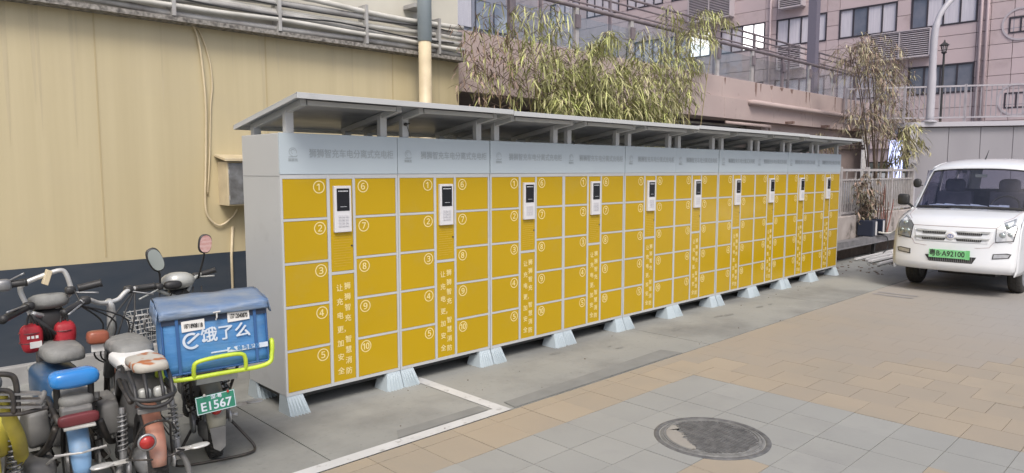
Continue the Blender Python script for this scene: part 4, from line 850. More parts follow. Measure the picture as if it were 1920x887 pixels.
P_, nu, nv = rowgrid(WS0, WS1, 0, 1); shell.grid(P_, nu, nv); P_, nu, nv = rowgrid(WS0, WS1, NT - 2, NT - 1); shell.grid(P_, nu, nv)
P_, nu, nv = rowgrid(WS1, 24); shell.grid(P_, nu, nv)
for ta, tb_ in ((0, 3), (NT - 4, NT - 1)): P_, nu, nv = rowgrid(24, 26, ta, tb_); shell.grid(P_, nu, nv)
P_, nu, nv = rowgrid(25, len(prof) - 1, 3, NT - 4); shell.grid(P_, nu, nv)
for ta, tb_ in ((0, 3), (NT - 4, NT - 1)): P_, nu, nv = rowgrid(26, len(prof) - 1, ta, tb_); shell.grid(P_, nu, nv)
# sides
AX1, AX2, WR = .86, 3.0, .27
def edge_top(x, sgn):
    pts = [vp(r_, sgn) for r_ in range(0, 25)]
    for a, c_ in zip(pts[:-1], pts[1:]):
        if a.x <= VX + x <= c_.x: return a.z + (c_.z - a.z) * (VX + x - a.x) / max(c_.x - a.x, 1e-6)
    return pts[-1].z if VX + x > pts[-1].x else pts[2].z
def bottom(x):
    z = .285
    for ax in (AX1, AX2):
        d = abs(x - ax)
        if d < WR + .03: z = max(z, .27 + math.sqrt(max(0, (WR + .03) ** 2 - d * d)) - .0)
    return z
e0 = vp(3, 1).x - VX
sx = sorted(set(list(np.round(np.linspace(e0, 3.55, 30), 3)) + [round(ax + s_ * (WR + .03), 3) for ax in (AX1, AX2) for s_ in (-1, -.999, .999, 1)] + [round(ax + s_ * WR * .5, 3) for ax in (AX1, AX2) for s_ in (-1, 0, 1)]))
SIDEWIN = [(1.05, 1.75), (1.85, 2.6), (2.7, 3.4)]
for sgn in (-1, 1):
    nz = 15; P_ = []
    for x in sx:
        zb_, zt_ = bottom(x), edge_top(x, sgn)
        for k in range(nz):
            z = zb_ + (zt_ - zb_) * k / (nz - 1); P_.append((VX + x, VYc + sgn * (hw(z) + (.012 if z < 1 and x > .3 else 0) * (1 - k / (nz - 1))), z))
    k0 = len(shell.v); shell.v += P_
    for i in range(len(sx) - 1):
        xm = (sx[i] + sx[i + 1]) / 2
        for j in range(nz - 1):
            zm = sum(P_[a * nz + c_][2] for a in (i, i + 1) for c_ in (j, j + 1)) / 4
            if 1.1 < zm < 1.58 and any(a < xm < c_ for a, c_ in SIDEWIN) and j < nz - 2: continue
            shell.f.append((k0 + i * nz + j, k0 + (i + 1) * nz + j, k0 + (i + 1) * nz + j + 1, k0 + i * nz + j + 1))
body = shell.build('body', 'van', V, smooth='weld'); 
so_ = body.modifiers.new('shell', 'SOLIDIFY'); so_.thickness = .012; so_.offset = -1
gw_ = MB(); P_, nu, nv = rowgrid(WS0, WS1, 1, NT - 2); gw_.grid([p + Vector((.006, 0, 0)) for p in P_], nu, nv); gw_.build('windscreen', 'van_glass', V, smooth=True)
rw_ = MB(); P_, nu, nv = rowgrid(24, 25, 3, NT - 4); rw_.grid([p + Vector((-.006, 0, 0)) for p in P_], nu, nv); rw_.build('rear_window', 'van_glass', V, smooth=True)
# black band round the windscreen
bd = MB(); P_, nu, nv = rowgrid(WS0, WS0 + 1, 1, NT - 2)
lo = [vp(WS0, ts[k]) for k in range(1, NT - 1)]; hi_ = [vp(WS0, ts[k]).lerp(vp(WS0 + 1, ts[k]), .35) for k in range(1, NT - 1)]
bd.grid([q for a, c_ in zip(lo, hi_) for q in (a + Vector((-.004, 0, .004)), c_ + Vector((-.004, 0, .004)))], NT - 2, 2)
bd.build('cowl_band', 'dark', V)
bd = MB()
for s_ in (1, NT - 2): bd.tube([vp(r_, ts[s_]) + Vector((-.003, 0, 0)) for r_ in range(WS0, WS1 + 1)], .008, 6)
bd.tube([vp(WS1, ts[k]) + Vector((-.003, 0, 0)) for k in range(1, NT - 1)], .009, 6); bd.build('windscreen_seal', 'dark', V)
for sgn in (-1, 1):
    for a, c_ in SIDEWIN: 
        y_ = VYc + sgn * (hw(1.34) - .01); MB().hexa([(VX + a, y_, 1.09), (VX + c_, y_, 1.09), (VX + c_, y_ + sgn * .004, 1.09), (VX + a, y_ + sgn * .004, 1.09), (VX + a + .06, VYc + sgn * (hw(1.6) - .012), 1.6), (VX + c_, VYc + sgn * (hw(1.6) - .012), 1.6), (VX + c_, VYc + sgn * (hw(1.6) - .008), 1.6), (VX + a + .06, VYc + sgn * (hw(1.6) - .008), 1.6)]).build('side_window', 'van_glass', V)
# floor, interior
MB().box(VX + .35, VX + 3.5, VYc - .58, VYc + .58, .29, .33).build('floor_pan', 'dark', V)
MB().box(VX + .9, VX + 3.2, VYc - .34, VYc + .34, .17, .289).build('battery_tray', 'dark', V)
MB().hexa([(VX + .45, VYc - .6, .9), (VX + 1.1, VYc - .6, .8), (VX + 1.1, VYc + .6, .8), (VX + .45, VYc + .6, .9), (VX + .72, VYc - .6, 1.07), (VX + 1.1, VYc - .6, 1.05), (VX + 1.1, VYc + .6, 1.05), (VX + .72, VYc + .6, 1.07)]).build('dashboard', 'interior', V, bevel=.02)
for k, (y_, z_) in enumerate(((-.32, .24), (.34, .24))):
    MB().box(VX + 1.45, VX + 1.62, VYc + y_ - .22, VYc + y_ + .22, .9, 1.3).blob((VX + 1.53, VYc + y_, 1.38), .06, .13, .10, .6).build('seat_back', 'interior', V, smooth=False, bevel=.02)
MB().box(VX + 2.2, VX + 2.35, VYc - .55, VYc + .55, .8, 1.32).build('rear_seat', 'interior', V, bevel=.03)
MB().lathe([(.155, 0), (.175, 0), (.175, .02), (.155, .02)], (VX + 1.2, VYc - .34, 1.1), (-.8, 0, .5), 24).build('steering_wheel', 'dark', V, smooth=True)
b = MB()
for k in range(9): 
    y_ = VYc + .45 - k * .105 + rr.uniform(-.02, .02); b.obox((VX + .84 + rr.uniform(-.03, .03), y_, 1.10 + .006 * (k % 3)), (.05, rr.uniform(-.02, .02), .014), (rr.uniform(-.01, .01), .055, rr.uniform(-.008, .008)), (-.008, 0, .012))
b.build('papers', 'paper', V)
MB().box(VX + 1.16, VX + 1.18, VYc - .12, VYc + .02, 1.50, 1.545).build('inner_mirror', 'mirror', V)
# front details: polygons in (y, z) laid on the nose
def nose(y, z, off=.0):
    t = max(-1, min(1, y / hw(z)))
    for r_ in range(1, 12):
        a, c_ = vp(r_, t), vp(r_ + 1, t)
        if a.z <= z <= c_.z: q = a.lerp(c_, (z - a.z) / max(1e-6, c_.z - a.z)); return Vector((q.x - off, VYc + y, z))
    q = vp(10, t); return Vector((q.x - off, VYc + y, z))
def patch(name, poly, m, off, parent=V, thick=.0, sub=3):
    P_ = []
    for i in range(len(poly)):
        a, c_ = Vector(poly[i]), Vector(poly[(i + 1) % len(poly)])
        for k in range(sub): q = a.lerp(c_, k / sub); P_.append(nose(q.x, q.y, off))
    cen = Vector((sum(p[0] for p in poly) / len(poly), sum(p[1] for p in poly) / len(poly))); c0 = nose(cen.x, cen.y, off); n = len(P_)
    b = MB(); b.v = [tuple(p) for p in P_] + [tuple(c0)]; b.f = [(i, (i + 1) % n, n) for i in range(n)]
    if thick: back = [p + Vector((thick, 0, 0)) for p in P_]; b.v += [tuple(p) for p in back]; b.f += [(i, n + 1 + i, n + 1 + (i + 1) % n, (i + 1) % n) for i in range(n)]
    return b.build(name, m, parent)
for s_ in (-1, 1):
    hl = [(s_ * .475, .70), (s_ * .655, .72), (s_ * .672, .88), (s_ * .625, .992), (s_ * .53, .945), (s_ * .465, .875)]
    h0 = patch('headlight', [(y * 1.0, z) for y, z in hl], 'dark', .006, thick=.03)
    inn = [(s_ * .56 + (y - s_ * .56) * .9, .87 + (z - .87) * .92) for y, z in hl]
    patch('reflector', inn, 'reflector', .010, h0, thick=.002)
    for y, z, r_ in ((.535, .79, .037), (.61, .80, .028), (.575, .895, .03)):
        p = nose(s_ * y, z, .012); MB().lathe([(.001, .0), (r_ * .6, .002), (r_, .012), (r_, .018), (.001, .018)], p + Vector((-.010, 0, 0)), (1, 0, 0), 16, closed=False).build('lamp_bowl', 'mirror', h0, smooth=True)
    patch('lens', [(s_ * .56 + (y - s_ * .56) * .97, .87 + (z - .87) * .98) for y, z in hl], 'lens', .034, h0)
    fl_ = [(s_ * .46, .495), (s_ * .625, .515), (s_ * .645, .565), (s_ * .60, .575), (s_ * .465, .56)]
    f0 = patch('fog_lamp', fl_, 'dark', .006, thick=.03); patch('fog_lens', [(s_ * .54 + (y - s_ * .54) * .86, .537 + (z - .537) * .7) for y, z in fl_], 'reflector', .010, f0)
patch('grille_panel', [(-.40, .685), (.40, .685), (.44, .83), (-.44, .83)], 'van', .008, thick=.03, sub=8)
for z in (.795, .715):
    for s_ in (-1, 1):
        sl0 = patch('grille_slot', [(s_ * .07, z - .018), (s_ * .33, z - .016), (s_ * .34, z + .012), (s_ * .06, z + .014)], 'dark', .011, sub=4)
        for k in range(12):
            y = s_ * (.085 + k * .021); p = nose(y, z, .014); MB().box(p.x - .004, p.x + .002, p.y - .004, p.y + .004, z - .014, z + .011).build('grille_bar', 'alu', sl0)
        q = nose(s_ * .2, z + .022, .018); patch('grille_trim', [(s_ * .06, z + .014), (s_ * .40, z + .012), (s_ * .42, z + .028), (s_ * .05, z + .03)], 'silver_pl', .022, thick=.012, sub=4)
p = nose(0, .757, .03); eb = MB().lathe([(.001, -.004), (.045, 0), (.052, .006), (.052, .02), (.001, .02)], p, (1, 0, 0), 24, closed=False).build('emblem', 'pvc', V, smooth=False)
MB().add([p + Vector((-.0052, .034 * math.cos(a) * k_, .024 * math.sin(a) * k_)) for a in [2 * math.pi * i / 24 for i in range(24)] for k_ in (1, .78)], [(2 * i, (2 * i + 2) % 48, (2 * i + 3) % 48, 2 * i + 1) for i in range(24)]).build('emblem_ring', 'logo_blue', eb)
MB().add([p + Vector((-.0052, y, z)) for y, z in ((.012, .016), (-.014, .018), (-.012, .012), (-.002, .011), (.008, -.018), (.002, -.02), (-.007, .01), (.01, .009))], [(0, 1, 2, 3, 7), (3, 4, 5, 6)]).build('emblem_mark', 'logo_blue', eb)
patch('bumper_intake', [(-.26, .425), (.22, .425), (.28, .505), (-.30, .505)], 'dark', .004, sub=6)
b = MB()
for k in range(24): y = -.25 + k * .021; p = nose(y, .46, .007); b.box(p.x - .003, p.x + .001, p.y - .003, p.y + .003, .43, .502)
b.build('intake_mesh', 'alu', V)
def seam(pts, name='panel_seam', r_=.0035):
    MB().tube([nose(y, z, .0) for y, z in pts], r_, 5).build(name, 'groove', V)
seam([(-.64, .70), (-.46, .70), (-.42, .635), (-.30, .62), (.30, .62), (.42, .635), (.46, .70), (.64, .70)])
seam([(y, .875 + .0 * y) for y in np.linspace(-.475, .475, 15)], r_=.004)
for s_ in (-1, 1): MB().tube([nose(s_ * .475, .88), nose(s_ * .52, .955), vp(11, s_ * .86) + Vector((0, 0, .001)), vp(12, s_ * .9) + Vector((0, 0, .001)), vp(13, s_ * .92) + Vector((0, 0, .001))], .0035, 5).build('panel_seam', 'groove', V)
# plate
pc = nose(0.02, .52, .028); pl = MB().box(pc.x - .006, pc.x, pc.y - .205, pc.y + .205, .475, .583).build('number_plate', 'plate_lg', V, bevel=.003)
fp = pl
pm = textmesh('粤B·A92100', .094, .0014, 'ink'); o = inst('plate_text', pm, pl, ((pc.x - .0075) - (VX + .85), pc.y - VYc, .529), (R(90), 0, R(-90)), (.86, 1, 1))
MB().box(pc.x - .0005, pc.x + .002, pc.y - .255, pc.y - .206, .47, .587).build('plate_backing', 'plate_lg', V)
# wheels
for ax in (AX1, AX2):
    for s_ in (-1, 1):
        c_ = Vector((VX + ax, VYc + s_ * .60, .265)); wh = MB().lathe([(.18, -.075), (.235, -.08), (.262, -.06), (.266, 0), (.262, .06), (.235, .08), (.18, .075)], c_, (0, 1, 0), 36).build('wheel', 'rubber', V, auto=50)
        MB().lathe([(.001, .02), (.05, .03), (.12, .02), (.165, .05), (.182, .07), (.182, -.07), (.001, -.07)], c_, (0, s_, 0), 24, closed=False).build('rim', 'alu', wh, smooth=True)
        for gz in (-.03, .03): MB().lathe([(.2662, gz - .004), (.268, gz), (.2662, gz + .004)], c_, (0, 1, 0), 36, closed=True).build('tread_groove', 'dark', wh)
# mirrors, wipers, antenna
mm = MB().blob((VX + .80, VYc + .80, 1.185), .045, .075, .08, .5, 14, 8).build('wing_mirror', 'dark', V, smooth=True); MB().bar((VX + .82, VYc + .66, 1.06), (VX + .80, VYc + .76, 1.15), .03, .03).build('mirror_arm', 'dark', mm)
mm = MB().blob((VX + .80, VYc - .80, 1.13), .045, .085, .075, .5, 14, 8).build('wing_mirror', 'dark', V, smooth=True); MB().bar((VX + .82, VYc - .66, 1.06), (VX + .80, VYc - .76, 1.10), .03, .03).build('mirror_arm', 'dark', mm)
b = MB().blob((VX + 1.0, VYc + .69, 1.415), .03, .055, .065, .8, 14, 8); b.bar((VX + 1.0, VYc + .62, 1.38), (VX + 1.0, VYc + .68, 1.40), .015, .015); b.build('round_mirror', 'dark', V, smooth=True)
for a, c_, k in ((.30, -.22, 0), (-.18, -.62, 1)):
    q0 = vp(13, a / .68) + Vector((-.02, 0, .015)); q1 = vp(13, min(.95, (a - .38) / .68) if k == 0 else c_ / .68) + Vector((-.01, 0, .03))
    w0 = MB().tube([q0, q0.lerp(q1, .5) + Vector((-.012, 0, .01)), q1], .007, 6).build('wiper', 'dark', V)
q0 = vp(13, .86) + Vector((-.02, 0, .02)); q1 = vp(13, .25) + Vector((-.012, 0, .012)); MB().tube([q0, q0.lerp(q1, .5) + Vector((-.012, 0, .012)), q1], .008, 6).build('wiper', 'dark', V)
p = vp(20, .05); MB().tube([p + Vector((-.05, 0, 0)), p + Vector((.12, 0, .13))], [.010, .003], 6).build('antenna', 'dark', V)
# ================================================================ E-BIKES parked nose to the wall
def bike_root(name, label, x, y, deg, group='electric bikes parked nose to the cream wall', roll=0):
    g = thing(name, label, 'electric bike', (x, y, 0), R(deg), group); g.rotation_euler = (0, -R(roll), R(deg)); MW[g.name] = MW[g.name] @ Matrix.Rotation(-R(roll), 4, 'Y'); W_ = MW[g.name]
    return g, (lambda a, b_, c_: W_ @ Vector((a, b_, c_))), W_.to_3x3() @ Vector((1, 0, 0)), W_.to_3x3() @ Vector((0, 1, 0))
def wheel(g, name, c, ax, r_, wd, rimm='alu', spokes=True):
    pr = [(r_ - wd * .75, -wd * .42), (r_ - wd * .35, -wd * .5), (r_ - wd * .08, -wd * .32), (r_, 0), (r_ - wd * .08, wd * .32), (r_ - wd * .35, wd * .5), (r_ - wd * .75, wd * .42)]
    w_ = MB().lathe(pr, c, ax, 40).build(name, 'rubber', g, auto=45)
    b = MB()
    for k in range(36):
        a = 2 * math.pi * k / 36; u = ax.orthogonal().normalized(); q = ax.cross(u); d = u * math.cos(a) + q * math.sin(a); t = -u * math.sin(a) + q * math.cos(a)
        for s_ in (-1, 1): b.obox(c + d * (r_ - wd * .05) + ax * s_ * wd * .22, t * .007 + ax * s_ * .004, ax * wd * .12, d * .006)
    struct(b.build('tread_blocks', 'rubber', w_), 'stuff')
    ri = r_ - wd * .72
    MB().lathe([(ri, -wd * .3), (ri + .004, wd * 0), (ri, wd * .3), (ri - .025, wd * .22), (ri - .025, -wd * .22)], c, ax, 32).build('rim', rimm, w_, auto=50)
    MB().lathe([(.001, -wd * .5), (.055, -wd * .5), (.062, -wd * .3), (.062, wd * .3), (.055, wd * .5), (.001, wd * .5)], c, ax, 20, closed=False).build('hub', rimm, w_, auto=50)
    for k in range(6):
        a = 2 * math.pi * k / 6; u = ax.orthogonal().normalized(); q = ax.cross(u); d = u * math.cos(a) + q * math.sin(a)
        MB().bar(c + d * .055, c + d * (ri - .015), .022, .022, up=ax).build('spoke', rimm, w_)
    return w_
def fender(g, name, c, ax, fwd, r_, wd, a0, a1, m, n=14, edge=.022):
    # arc of sheet over the wheel, angle measured from forward (0) over the top (90) to the rear (180)
    vs = []; cs = [(-wd / 2, -edge), (-wd / 2 * .92, -.004), (-wd * .25, .006), (0, .009), (wd * .25, .006), (wd / 2 * .92, -.004), (wd / 2, -edge)]
    for i in range(n + 1):
        a = R(a0 + (a1 - a0) * i / n); d = fwd * math.cos(a) + Vector((0, 0, math.sin(a))); f_ = 1 - .25 * max(0, (i - n * .7) / (n * .3)) ** 2
        for x_, h_ in cs: vs.append(c + d * (r_ + h_) + ax * x_ * f_)
    o = MB().grid(vs, n + 1, len(cs)).build(name, m, g, smooth=True)
    s_ = o.modifiers.new('thickness', 'SOLIDIFY'); s_.thickness = .004; return o
def shock(g, a, c, r_=.018, spring='alu', turns=8):
    a, c = Vector(a), Vector(c); d = (c - a); ln = d.length; d.normalize(); u = d.orthogonal().normalized(); q = d.cross(u)
    s_ = MB().tube([a, c], .009, 8).lathe([(.001, 0), (.016, 0), (.016, .05), (.001, .05)], a, d, 12, closed=False).lathe([(.001, 0), (.014, 0), (.014, .03), (.001, .03)], c - d * .03, d, 12, closed=False).build('shock_absorber', 'alu', g)
    pts = [a + d * (.04 + (ln - .07) * i / (turns * 10)) + (u * math.cos(2 * math.pi * i / 10) + q * math.sin(2 * math.pi * i / 10)) * r_ for i in range(turns * 10 + 1)]
    MB().tube(pts, .0042, 6).build('spring', spring, s_, smooth=True)
def mirror_(g, foot_, head, rx, rz, tilt, m='mirror', face=Vector((0, -1, 0))):
    foot_, head = Vector(foot_), Vector(head); rot = Matrix.Rotation(tilt, 3, 'Y')
    a = MB().tube(smoothpath([foot_, foot_.lerp(head, .5) + Vector((.012, 0, .01)), head + Vector((0, 0.012, -rz * .7))], 4), .0065, 8)
    a.blob(head, rx, .016, rz, .75, 20, 10, rot=rot); mo = a.build('mirror', 'dark', g, smooth=True)
    pts = [head + rot @ Vector((rx * .86 * math.copysign(abs(math.cos(t)) ** .85, math.cos(t)), -.0172, rz * .88 * math.copysign(abs(math.sin(t)) ** .85, math.sin(t)))) for t in [2 * math.pi * k / 24 for k in range(24)]]
    MB().add(pts, [tuple(range(24))]).build('mirror_glass', m, mo); return mo
def grip(g, a, c, r_=.016, lever=None, lm='dark'):
    a, c = Vector(a), Vector(c); d = (c - a).normalized()
    o = MB().tube([a, a.lerp(c, .1), a.lerp(c, .9), c], [r_ * 1.15, r_, r_, r_ * 1.2], 12).build('grip', 'dark', g, smooth=True)
    MB().blob(a - d * .035, .026, .022, .022, .7, 12, 8).build('switch_block', 'dark', o, smooth=True)
    if lever is not None:
        q = a - d * .03; MB().tube(smoothpath([q, q + Vector(lever) * .3 + d * .01, q.lerp(c, .85) + Vector(lever)], 4), .0055, 6).build('brake_lever', 'alu' if lm == 'dark' else lm, g, smooth=True)
def pedal(g, p, ax, s_):
    o = MB().bar(p - ax * s_ * .07, p, .012, .016).build('pedal_arm', 'chrome', g)
    MB().blob(p + ax * s_ * .035, .05, .03, .008, .8, 14, 6).build('footrest', 'chrome', g, smooth=True)
def cable(g, pts, m='dark', r_=.0045): MB().tube(smoothpath(pts, 5), r_, 6).build('cable', m, g, smooth=True)

# ---- bike with the delivery box (plate E1567)
A, a, ax, fw = bike_root('electric_bike', 'electric bike carrying the blue delivery box on a yellow green rack', 1.47, 3.93, -13, roll=2)
wr = wheel(A, 'rear_wheel', a(0, 0, .20), ax, .20, .085); wheel(A, 'front_wheel', a(0, .98, .20), ax, .20, .075)
fender(A, 'rear_fender', a(0, 0, .20), ax, fw, .225, .105, 70, 178, 'beige_f'); fender(A, 'front_fender', a(0, .98, .2), ax, fw, .225, .09, 0, 140, 'silver_pl')
MB().prism([a(-.04, -.245, .24), a(.04, -.245, .24), a(.03, -.262, .135), a(0, -.268, .115), a(-.03, -.262, .135)], fw * .006).build('mud_flap', 'grey_pl', A)
MB().lathe([(.001, .0), (.02, .002), (.027, .012), (.027, .03), (.001, .03)], a(0, -.255, .335), fw, 18, closed=False).build('tail_light', 'red_lens', A, smooth=True)
b = MB()
for s_ in (-1, 1):
    b.tube(smoothpath([a(s_ * .07, 0, .2), a(s_ * .08, .18, .24), a(s_ * .09, .34, .28), a(s_ * .08, .55, .27), a(0, .78, .45), a(0, .83, .62)], 4), .014, 8)
    b.tube([a(s_ * .10, -.1, .55), a(s_ * .09, .25, .56), a(s_ * .08, .38, .34)], .013, 8)
    b.tube([a(s_ * .065, .98, .2), a(s_ * .06, .86, .6)], .016, 8)
b.tube([a(0, .875, .56), a(0, .83, .86)], .022, 10); b.build('frame', 'black_metal', A, smooth=True)
for s_ in (-1, 1): shock(A, a(s_ * .085, .0, .22), a(s_ * .105, .08, .52), .022, 'black_metal')
MB().blob(a(0, .30, .36), .11, .16, .11, .45, wob=.05).build('battery_case', 'grey_pl', A, smooth=True)
MB().blob(a(0, .28, .62), .12, .2, .05, .6).build('seat', 'dark', A, smooth=True)
MB().blob(a(-.02, -.05, .17), .05, .08, .05, .6).build('motor_cover', 'grey_pl', A, smooth=True)
# grey plate holder, plate
MB().hexa([a(-.10, -.35, .515), a(.10, -.35, .515), a(.10, -.30, .53), a(-.10, -.30, .53), a(-.095, -.345, .55), a(.105, -.345, .55), a(.105, -.30, .56), a(-.095, -.30, .56)]).build('plate_bracket', 'silver_pl', A, bevel=.003)
MW['tmp'] = None
def plate(g, p, lx, tilt, wd, ht, m, lines, border='white'):
    # p centre; lx = unit vector to the viewer's right; faces -fw
    up = Vector((0, 0, 1)); nrm = lx.cross(up) if False else up.cross(lx) * -1
    rx = (lx + up * tilt).normalized(); uy = up - rx * up.dot(rx); uy.normalize(); nn = rx.cross(uy)
    o = MB().obox(p, rx * wd / 2, uy * ht / 2, nn * .002).build('number_plate', m, g)
    q = MB()
    for s_ in (-1, 1):
        q.obox(p + uy * s_ * (ht / 2 - .003) + nn * .0024, rx * (wd / 2 - .0015), uy * .0015, nn * .0004); q.obox(p + rx * s_ * (wd / 2 - .003) + nn * .0024, rx * .0015, uy * (ht / 2 - .0045), nn * .0004)
    q.build('plate_border', border, o)
    inv = MW[g.name].inverted()
    for body, sz, off, bold, sx_ in lines:
        me = textmesh(body, sz, bold, border)
        mtx = Matrix.Identity(4); mtx.col[0][:3] = rx * sx_; mtx.col[1][:3] = uy; mtx.col[2][:3] = nn; mtx.col[3][:3] = p + uy * off[1] + rx * off[0] + nn * .003
        t = inst('plate_text', me, o); t.matrix_local = inv @ mtx
    return o
plate(A, atY(405, 754, 3.50), ax, .06, .185, .092, 'plate_g', (('E1567', .062, (0, -.012), .0011, .95), ('深·粤', .024, (.005, .030), .0005, 1)))
for s_ in (-1, 1): MB().lathe([(.001, 0), (.006, 0), (.006, .006), (.001, .006)], atY(405, 737, 3.493) + ax * s_ * .055, -fw, 10, closed=False).build('bolt', 'red_lens' if s_ > 0 else 'chrome', A)
# rack
b = MB(); rk = [a(-.28, .02, .72), a(-.285, -.02, .66), a(-.28, -.40, .62), a(-.262, -.45, .60), a(-.20, -.475, .594), a(0, -.478, .594), a(.20, -.475, .594), a(.255, -.455, .60), a(.272, -.44, .64), a(.275, -.42, .71)]
rk = smoothpath([a(-.265, .0, .60), a(-.268, -.35, .60), a(-.268, -.44, .715), a(-.262, -.462, .66), a(-.225, -.475, .598), a(0, -.48, .594), a(.22, -.475, .598), a(.258, -.462, .65), a(.264, -.44, .715), a(.262, -.35, .60), a(.262, 0, .60)], 6)
rack = MB().tube(rk, .0115, 10).build('rack', 'ytube', A, smooth=True)
MB().tube(smoothpath([a(-.118, -.48, .594), a(-.118, -.492, .64), a(-.10, -.495, .672), a(0, -.495, .683), a(.10, -.495, .680), a(.122, -.492, .65), a(.122, -.48, .594)], 5), .0105, 10).build('rack_loop', 'ytube', rack, smooth=True)
for k in range(4): MB().tube([a(-.262, -.36 + .12 * k, .596), a(.262, -.36 + .12 * k, .596)], .008, 8).build('rack_bar', 'ytube', rack)
for s_ in (-1, 1): MB().tube([a(s_ * .12, -.3, .59), a(s_ * .09, .02, .30)], .008, 8).build('rack_stay', 'black_metal', rack)
# handlebar, cowl, mirrors
hb = [atY(252, 543, 4.58), atY(285, 538, 4.62), atY(305, 548, 4.66), atY(335, 556, 4.7), atY(352, 545, 4.72), atY(362, 524, 4.74), atY(378, 513, 4.76), atY(400, 506, 4.74)]
MB().tube(smoothpath(hb, 5), .011, 10).build('handlebar', 'silver_pl', A, smooth=True)
grip(A, atY(289, 539, 4.62), atY(250, 546, 4.56), .017, (0, -.03, -.05), 'silver_pl'); grip(A, atY(378, 514, 4.76), atY(404, 506, 4.74), .017, (0, -.03, -.03), 'silver_pl')
cw = MB().blob(atY(332, 527, 4.72), .10, .09, .055, .8, 18, 10, rot=Matrix.Rotation(R(-14), 3, 'X'), wob=.08).build('headlight_cowl', 'silver_pl', A, smooth=True)
MB().blob(atY(324, 534, 4.64), .055, .03, .028, .8).build('dial', 'dark', cw, smooth=True)
MB().blob(atY(335, 562, 4.74), .07, .06, .08, .7, wob=.1).build('steering_head', 'dark', A, smooth=True)
mirror_(A, atY(300, 545, 4.66), atY(291, 487, 4.60), .045, .078, R(-22)); mirror_(A, atY(372, 520, 4.74), atY(384, 457, 4.60), .043, .062, R(8), 'mirror_p')
for k in range(5): cable(A, [a(.05 * (k - 2), .80, .84), a(.06 * (k - 2) - .04, .68, .82 - .02 * k), a(.03 * (k - 2) - .02, .74, .62), a(0, .8, .5)])
pedal(A, a(-.21, -.02, .27), ax, -1); pedal(A, a(.20, -.02, .27), ax, 1)
st = MB().tube(smoothpath([a(-.10, .02, .17), a(-.17, -.02, .07), a(-.20, -.06, .012), a(-.12, -.10, .01), a(.14, -.12, .01), a(.21, -.06, .012), a(.165, -.02, .09), a(.10, .02, .18)], 5), .008, 8).build('stand', 'black_metal', A, smooth=True)
# ---- the box
inv = None
BX = thing('delivery_box', 'blue cloth delivery box with white lettering and two phone stickers on the yellow green rack', 'delivery box', a(0, 0, .61), R(-13)); BX.rotation_euler = (0, -R(2), R(-13)); MW[BX.name] = MW[BX.name] @ Matrix.Rotation(-R(2), 4, 'Y')
bW = .245; y0, y1, z0, z1 = -.455, -.16, .612, .925
def bx(x_, y_, z_): return a(x_, y_, z_)
vs = []; n = 9
bb = MB()
def panel(p00, p10, p01, p11, m_, bul, nu=10, nv=8):
    p00, p10, p01, p11 = map(Vector, (p00, p10, p01, p11)); nn = (p10 - p00).cross(p01 - p00).normalized(); vs = []
    for i in range(nu):
        for j in range(nv):
            u, v_ = i / (nu - 1), j / (nv - 1); p = p00 * (1 - u) * (1 - v_) + p10 * u * (1 - v_) + p01 * (1 - u) * v_ + p11 * u * v_
            e_ = math.sin(math.pi * u) * math.sin(math.pi * v_); vs.append(p + nn * (bul * e_ + .006 * e_ * mn.noise(p * 9)))
    return vs, nu, nv
for q in ((bx(-bW, y0, z0), bx(bW, y0, z0), bx(-bW, y0, z1), bx(bW, y0, z1)), (bx(-bW, y1, z0), bx(-bW, y0, z0), bx(-bW, y1, z1), bx(-bW, y0, z1)), (bx(bW, y0, z0), bx(bW, y1, z0), bx(bW, y0, z1), bx(bW, y1, z1)), (bx(bW, y1, z0), bx(-bW, y1, z0), bx(bW, y1, z1), bx(-bW, y1, z1)), (bx(-bW, y0, z1), bx(bW, y0, z1), bx(-bW, y1, z1), bx(bW, y1, z1)), (bx(-bW, y1, z0), bx(bW, y1, z0), bx(-bW, y0, z0), bx(bW, y0, z0))):
    v_, nu, nv = panel(*q, '', .006); bb.grid(v_, nu, nv)
box = bb.build('box_body', 'boxblue', BX, smooth='weld')
NY = -.464
def front(name, x0_, x1_, z0_, z1_, m, off=0, parent=None, tilt=0): return MB().hexa([bx(x0_, y0 - .008 - off, z0_), bx(x1_, y0 - .008 - off, z0_ + tilt), bx(x1_, y0 - .005, z0_ + tilt), bx(x0_, y0 - .005, z0_), bx(x0_, y0 - .008 - off, z1_), bx(x1_, y0 - .008 - off, z1_ + tilt), bx(x1_, y0 - .005, z1_ + tilt), bx(x0_, y0 - .005, z1_)]).build(name, m, parent or BX)
front('dark_strip', -bW + .002, bW - .002, z1 - .062, z1 - .012, 'boxdark')
for x_ in (-.175, .185): front('strap', x_ - .007, x_ + .007, z0 + .002, z1 - .004, 'strap', .004)
for x_ in (-bW + .004, bW - .004): MB().tube([bx(x_, y0 - .001, z0), bx(x_, y0 - .001, z1)], .006, 6).build('piping', 'strap', BX)
MB().tube([bx(-bW, y0 - .001, z0 + .003), bx(bW, y0 - .001, z0 + .003)], .006, 6).build('piping', 'strap', BX)
invb = MW[BX.name].inverted()
def on_box(me, x_, z_, name, parent, off=.0105, sx_=1, rot=0, sh=0):
    m_ = Matrix.Identity(4); c_, s_ = math.cos(rot), math.sin(rot); rx = ax * c_ + Vector((0, 0, 1)) * s_; uy = Vector((0, 0, 1)) * c_ - ax * s_ + ax * sh
    m_.col[0][:3] = rx * sx_; m_.col[1][:3] = uy; m_.col[2][:3] = -fw; m_.col[3][:3] = bx(x_, y0 - off, z_); o = inst(name, me, parent); o.matrix_local = invb @ m_; return o
on_box(textmesh('饿了么', .078, .0014, 'white'), .044, .790, 'lettering', BX, .0125, 1.0, R(2))
em = MB()
ecx, ecz, er = -.115, .775, .035
